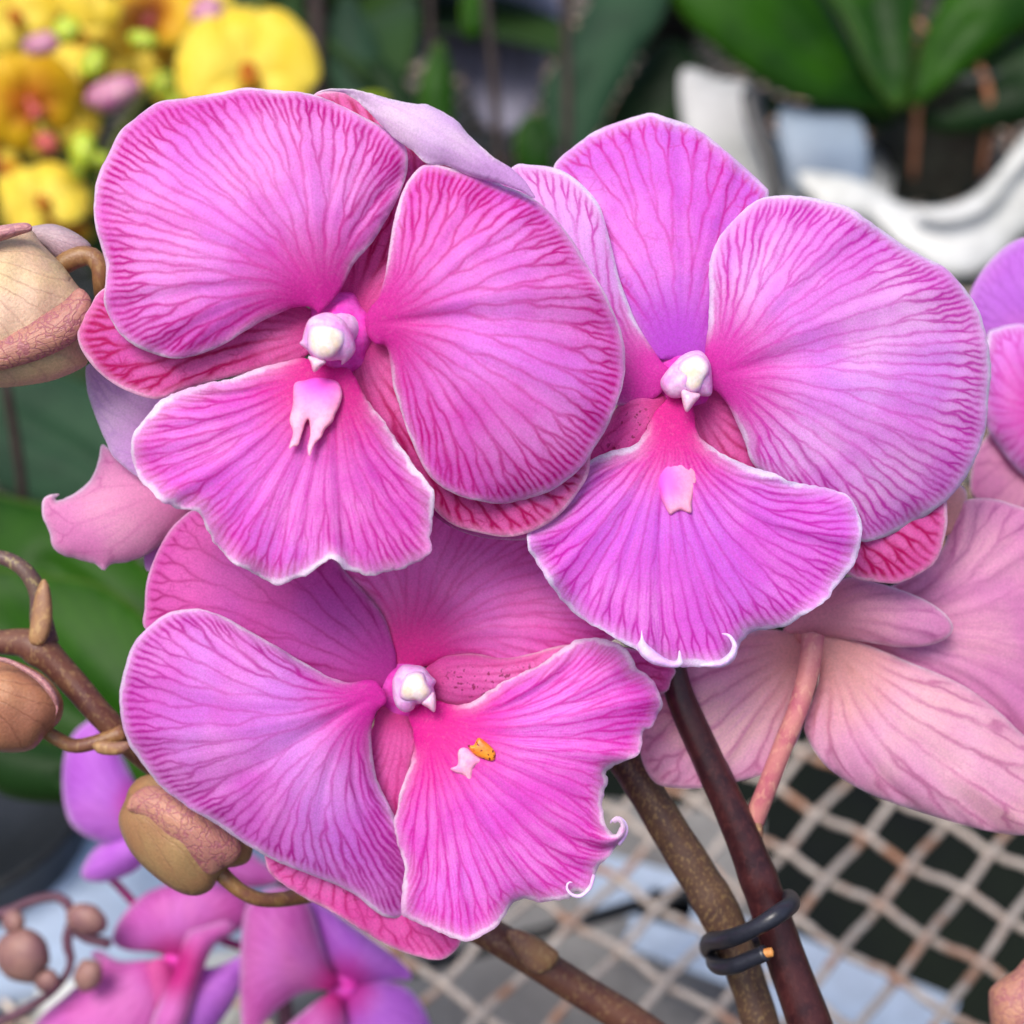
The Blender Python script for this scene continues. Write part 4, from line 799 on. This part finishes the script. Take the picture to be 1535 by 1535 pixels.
# rosettes of leaves on the bench behind
def rosette(loc, s=1., mt='leaf_dark', label='', n=7, rot=0, seed=0):
    r = np.random.default_rng(seed); t = empty('potted_orchid', loc, label, 'potted plant', 'leafy potted orchids on the bench behind')
    V, F = lathe([(.001, .0), (.042*s, .0), (.052*s, .10*s), (.055*s, .105*s), (.05*s, .105*s), (.001, .09*s)], np.array(loc), 24); mesh('pot', V, F, M['black_plastic'], t)
    for k in range(n):
        a = rot+k*2.4+r.random()*.4; L = (.16+.07*r.random())*s; W = (.035+.01*r.random())*s; V = []; F = []; nu = 14; el = .9-.09*k+.2*r.random()
        for i in range(nu+1):
            t_ = i/nu; hor = L*(t_*math.cos(el)+.25*t_*t_); z = L*(t_*math.sin(el)-.55*t_*t_)+.10*s; w = W*math.sin(math.pi*min(1, .08+t_*.92))**.6
            for j in range(7):
                q = (j-3)/3; x = hor; y = q*w; zz = z+abs(q)*w*.35
                V.append((loc[0]+x*math.cos(a)-y*math.sin(a), loc[1]+x*math.sin(a)+y*math.cos(a), loc[2]+zz))
        for i in range(nu):
            for j in range(6): b = i*7+j; F.append((b, b+1, b+8, b+7))
        nv = len(V); V2 = V+[(x, y, z-.0012) for x, y, z in V]; F2 = F+[tuple(i+nv for i in f[::-1]) for f in F]
        rim = [i*7 for i in range(nu+1)]+[nu*7+j for j in range(1, 7)]+[i*7+6 for i in range(nu-1, -1, -1)]+[j for j in range(5, 0, -1)]
        F2 += [(rim[i], rim[(i+1) % len(rim)], rim[(i+1) % len(rim)]+nv, rim[i]+nv) for i in range(len(rim))]
        mesh('leaf', V2, F2, M[mt], t)
    return t
spots = [(-60, 560, 1.15, 'leaf_dark', 'far left plant behind the large left bud'), (60, 330, 1.1, 'leaf', 'plant below the yellow blooms at the left'), (300, 210, 1.1, 'leaf_dark', 'plant under the brightest yellow bloom'), (520, 260, 1.0, 'leaf_dark', 'plant right of the yellow blooms'),
         (180, 30, 1.2, 'leaf', 'farthest plant at the top left'),
         (1480, 60, 1.1, 'leaf', 'farthest plant at the top right'), (985, 70, .8, 'leaf_dark', 'small plant left of the pale grey tray'), (1130, 20, .85, 'leaf_dark', 'small plant above the pale grey tray')]
for i, (x, y, s, mt, lb) in enumerate(spots):
    p = on_plane(x, y, 0.0); rosette((p[0], p[1], .0), s, mt, 'dark leafy potted orchid, '+lb, rot=i*1.3, seed=i)

# ---- yellow orchids, upper left
def generic_flower(parent, c, s, nrm, mat, lipmat, rot=0, seed=0, name='flower'):
    """five petals and a lip around a point, facing nrm; s in metres"""
    nrm = np.array(nrm, float); nrm /= np.linalg.norm(nrm); a = np.cross([0, 0, 1.], nrm); a /= np.linalg.norm(a); b = np.cross(nrm, a)
    a, b = a*math.cos(rot)+b*math.sin(rot), -a*math.sin(rot)+b*math.cos(rot)
    V, F = lathe([(0, .004), (.006, .002), (.006, -.004), (.002, -.012)], (0, 0, 0), 10); V = np.array(V)*s/.05
    W = c+V[:, 0:1]*a+V[:, 1:2]*b+V[:, 2:3]*nrm
    o = mesh(name, W, F, lipmat, parent, origin=c)
    r = np.random.default_rng(seed)
    def pl(nm, ang, L, Wd, mt, z):
        S = sheet([(0, 0), (.35*Wd, .18*L), (.9*Wd, .5*L), (.75*Wd, .85*L), (.2*Wd, L), (-.25*Wd, L), (-.75*Wd, .85*L), (-.9*Wd, .5*L), (-.35*Wd, .18*L)], (0, 0), 9, 0, seed)
        x, y = S['V'].T; w = S['w']/S['w'].max(); zz = z+14*w-6*(y/100)**2+4*np.sin(y/20+r.random()*6)*(1-w)*.6
        X = x*math.cos(ang)-y*math.sin(ang); Y = x*math.sin(ang)+y*math.cos(ang)
        k = s/100; f = c+k*(X[:, None]*a+Y[:, None]*b+zz[:, None]*nrm); bk = f-nrm*.0005
        VV, FF = close(S, f, bk); mm = k*1000
        at_ = dict(u=S['u'], g=S['g']/mm, ed=S['ed']*mm, db=S['db']*mm, w=w); at_ = {q: np.r_[v, v] for q, v in at_.items()}
        mesh(nm, VV, FF, mt, o, attrs=at_)
    pl('sepal', 0, 95, 45, mat, -3); pl('sepal', R(128), 90, 42, mat, -3); pl('sepal', R(-128), 90, 42, mat, -3)
    pl('petal', R(70), 98, 72, mat, 2); pl('petal', R(-70), 98, 72, mat, 2); pl('lip', R(180), 34, 18, lipmat, 12)
    return o
yel = empty('yellow_orchid', at(200, 520, .95), 'yellow orchid plant full of blooms and lime buds, upper left', 'orchid')
dY = .86
px_tube('stem', [(430, -40, dY, 14), (330, 60, dY+.02, 16), (220, 140, dY+.03, 16), (150, 300, dY+.04, 18), (180, 520, dY+.08, 20)], M['greens'], yel, sides=10, step=.01)
px_tube('stem', [(-40, 40, dY+.02, 14), (40, 130, dY+.03, 16), (100, 260, dY+.04, 16), (150, 420, dY+.06, 18)], M['greens'], yel, sides=10, step=.01)
tocam = -fwd
for i, (x, y, d, s, mt, rot, tx, ty) in enumerate([(20, 20, dY+.02, 72, 'yellow', .3, .2, .1), (110, 60, dY+.03, 74, 'yellow', 1.6, -.2, .2), (175, 60, dY+.05, 66, 'yellow', .7, .3, .1), (290, 20, dY+.03, 74, 'yellow', 1.1, .2, .2), (90, 170, dY+.05, 66, 'yellow', 2.4, .1, .3), (20, 200, dY+.06, 70, 'yellow', .5, -.1, .2), (250, 100, dY+.06, 60, 'yellow', 2.2, .2, .2), (100, 330, dY+.02, 52, 'gold', 1.5, .1, .3), (372, 105, dY-.02, 108, 'yellow', .1, .1, .1), (225, 25, dY, 80, 'gold', .5, -.3, .3), (150, -25, dY-.03, 70, 'yellow', .9, .2, .0), (45, 155, dY, 82, 'gold', .3, .4, -.2),
                                                (10, 80, dY+.04, 62, 'yellow', 1.2, -.3, .3), (60, 300, dY-.02, 75, 'yellow', .2, .2, .5), (-20, 250, dY, 62, 'gold', 2.0, .3, .2), (285, 60, dY+.04, 62, 'gold', .4, .1, .2), (120, 120, dY+.06, 60, 'gold', 2.2, -.2, .3), (90, 20, dY+.07, 70, 'yellow', 1.0, .1, .4), (200, 90, dY+.08, 60, 'gold', 2.6, .1, .4)]):
    nr = tocam+rgt*tx+upv*ty
    generic_flower(yel, at(x, y, d), s*MM(d)/1000, nr, M[mt], M['redlip'] if mt == 'gold' else M['gold'], rot, 80+i)
for i, (x, y, d, w, h_, mt) in enumerate([(125, 225, dY-.03, 20, 30, 'bud_lime'), (118, 250, dY-.02, 16, 20, 'bud_lime'), (140, 95, dY-.02, 20, 26, 'bud_lime'), (100, 45, dY-.03, 22, 22, 'bud_lime'), (245, 125, dY, 20, 20, 'bud_lime'), (262, 150, dY, 16, 14, 'bud_lime'), (170, 140, dY-.04, 24, 44, 'bud_plum'), (62, 66, dY-.03, 18, 30, 'bud_plum'), (310, 20, dY-.01, 26, 26, 'bud_plum'), (215, 60, dY-.03, 14, 24, 'bud_lime'), (150, 240, dY, 12, 18, 'bud_lime'), (70, 215, dY-.04, 16, 20, 'redlip')]):
    inflate('bud', ell(x, y, w, h_, 12, .2*i, .04, i), d, M[mt], yel, ratio=.9, h=6)

# ---- blurred pink-purple orchids, lower left
far = empty('orchid_plant', at(420, 1680, .52), 'out of focus pink-purple orchid blooms at the bottom left', 'orchid')
px_tube('stem', [(430, 1300, .50, 18), (420, 1420, .51, 22), (430, 1560, .52, 24), (420, 1680, .52, 26)], M['stem_far'], far, sides=12, step=.006)
def far_flower(cx, cy, D, petals, label, par):
    f = flower(par, cx, cy, D, 24, 24, label)
    for i, (ol, mt, k) in enumerate(petals):
        kk = dict(cup=6, h=9, z0=-3); kk.update(k); petal('petal' if i % 3 else 'sepal', ol, (cx, cy), D, M[mt], f, **kk)
    return f
far_flower(515, 1480, .465, [
    ([(510, 1480), (470, 1400), (440, 1350), (460, 1340), (520, 1380), (600, 1440), (618, 1468), (590, 1470), (540, 1480)], 'purple', dict(z0=-4)),
    ([(505, 1480), (450, 1490), (400, 1530), (370, 1580), (360, 1500), (362, 1400), (375, 1350), (420, 1330), (460, 1350), (480, 1400), (490, 1440)], 'farpink', dict(cup=8, z0=2)),
    ([(520, 1485), (560, 1470), (610, 1480), (640, 1520), (650, 1580), (600, 1640), (540, 1600), (515, 1530)], 'purple', dict(cup=6)),
    ([(505, 1490), (520, 1560), (500, 1640), (430, 1640), (400, 1580), (450, 1520)], 'farpink', dict(z0=1))], 'pink and violet blurred bloom nearest the wire mesh', far)
far_flower(260, 1450, .48, [
    ([(265, 1450), (240, 1430), (190, 1425), (168, 1408), (185, 1370), (225, 1335), (290, 1320), (360, 1330), (375, 1370), (350, 1400), (300, 1420)], 'farpink', dict(z0=-3)),
    ([(260, 1455), (280, 1400), (300, 1390), (340, 1380), (350, 1395), (320, 1420), (300, 1470), (280, 1540), (240, 1580), (225, 1540)], 'farpink', dict(z0=6, cup=5)),
    ([(250, 1450), (180, 1440), (150, 1425), (135, 1430), (145, 1450), (100, 1490), (50, 1540), (40, 1620), (200, 1640), (250, 1560)], 'farpink', dict(z0=0, cup=8)),
    ([(265, 1455), (320, 1450), (370, 1430), (365, 1470), (340, 1520), (300, 1570), (250, 1620), (230, 1560)], 'purple', dict(z0=-2)),
    ([(220, 1450), (250, 1440), (262, 1480), (240, 1560), (190, 1560)], 'crimson', dict(z0=2, cup=2))], 'blurred pink bloom with drooping petals', far)
far_flower(225, 1205, .47, [
    ([(222, 1205), (160, 1090), (140, 1078), (110, 1100), (95, 1140), (95, 1200), (110, 1240), (150, 1262), (200, 1265), (260, 1230)], 'purple', dict(cup=6, z0=0)),
    ([(222, 1215), (170, 1250), (135, 1280), (122, 1315), (160, 1322), (210, 1300), (240, 1250)], 'purple', dict(z0=-3)),
    ([(228, 1210), (300, 1230), (380, 1280), (420, 1320), (360, 1330), (280, 1300), (240, 1260)], 'farpink', dict(z0=-2))], 'violet blurred bloom above the white tray', far)
px_tube('pedicel', [(150, 1300, .48, 12), (185, 1335, .49, 12), (230, 1370, .49, 12), (420, 1440, .51, 14)], M['farpink'], far, sides=10, step=.006)
# violet piece behind the big stem at lower left margin
far2 = empty('orchid_plant', at(-60, 1560, .47), 'blurred plum-coloured orchid stem with small round buds at the bottom left', 'orchid')
px_tube('stem', [(-60, 1372, .47, 14), (0, 1370, .47, 15), (50, 1350, .47, 15), (90, 1345, .47, 15), (110, 1370, .47, 16), (120, 1400, .47, 18), (165, 1415, .47, 16)], M['stem_far'], far2, sides=12, step=.003)
px_tube('stem', [(110, 1372, .47, 14), (100, 1410, .47, 16), (105, 1450, .47, 12), (60, 1500, .47, 14), (-60, 1560, .47, 16)], M['stem_far'], far2, sides=12, step=.003)
for (x, y, a, b_) in [(130, 1378, 32, 24), (34, 1432, 42, 40), (132, 1462, 22, 26), (20, 1382, 18, 18), (70, 1470, 22, 18)]:
    inflate('bud', ell(x, y, a, b_, 14, .3, .04, x), .467, M['bud_far'], far2, ratio=.9, h=4)
# pinkish bud at lower right
pb = tag(inflate('orchid_bud', [(1482, 1495), (1486, 1480), (1500, 1468), (1520, 1455), (1550, 1430), (1620, 1440), (1640, 1520), (1600, 1620), (1520, 1600), (1488, 1545)], .36, M['bud_rose'], None, ratio=.7, h=5, bump=.02, origin=unproj(1560, 1520, .36)), 'dusky pink orchid bud in the bottom right corner', 'bud')

# ================================================================== light
w = bpy.data.worlds.new('World'); scene.world = w; w.use_nodes = True; nt = w.node_tree; nt.nodes.clear()
sky = nt.nodes.new('ShaderNodeTexSky'); sky.sky_type = 'NISHITA'; sky.sun_disc = False
EL, AZ = R(64), R(-142)     # azimuth measured from +Y towards +X
sky.sun_elevation = EL; sky.sun_rotation = AZ; sky.air_density = 1.; sky.dust_density = 4.0; sky.ozone_density = 1.
bg = nt.nodes.new('ShaderNodeBackground'); bg.inputs[1].default_value = .13; wo = nt.nodes.new('ShaderNodeOutputWorld')
nt.links.new(sky.outputs[0], bg.inputs[0]); nt.links.new(bg.outputs[0], wo.inputs[0])
sd = bpy.data.lights.new('sun', 'SUN'); sd.energy = 2.1; sd.angle = R(28); sd.color = (1, .95, .89)
so = bpy.data.objects.new('sun', sd); COL.objects.link(so)
dirv = Vector((math.sin(AZ)*math.cos(EL), math.cos(AZ)*math.cos(EL), math.sin(EL)))
so.rotation_euler = dirv.to_track_quat('Z', 'Y').to_euler(); so.location = dirv*3
scene.render.engine = 'CYCLES'
vs = scene.view_settings; vs.view_transform = 'Standard'; vs.look = 'None'; vs.gamma = 1; vs.use_curve_mapping = False; vs.exposure = 0.44
scene.cycles.max_bounces = 6; scene.cycles.diffuse_bounces = 3; scene.cycles.glossy_bounces = 2; scene.cycles.transmission_bounces = 4
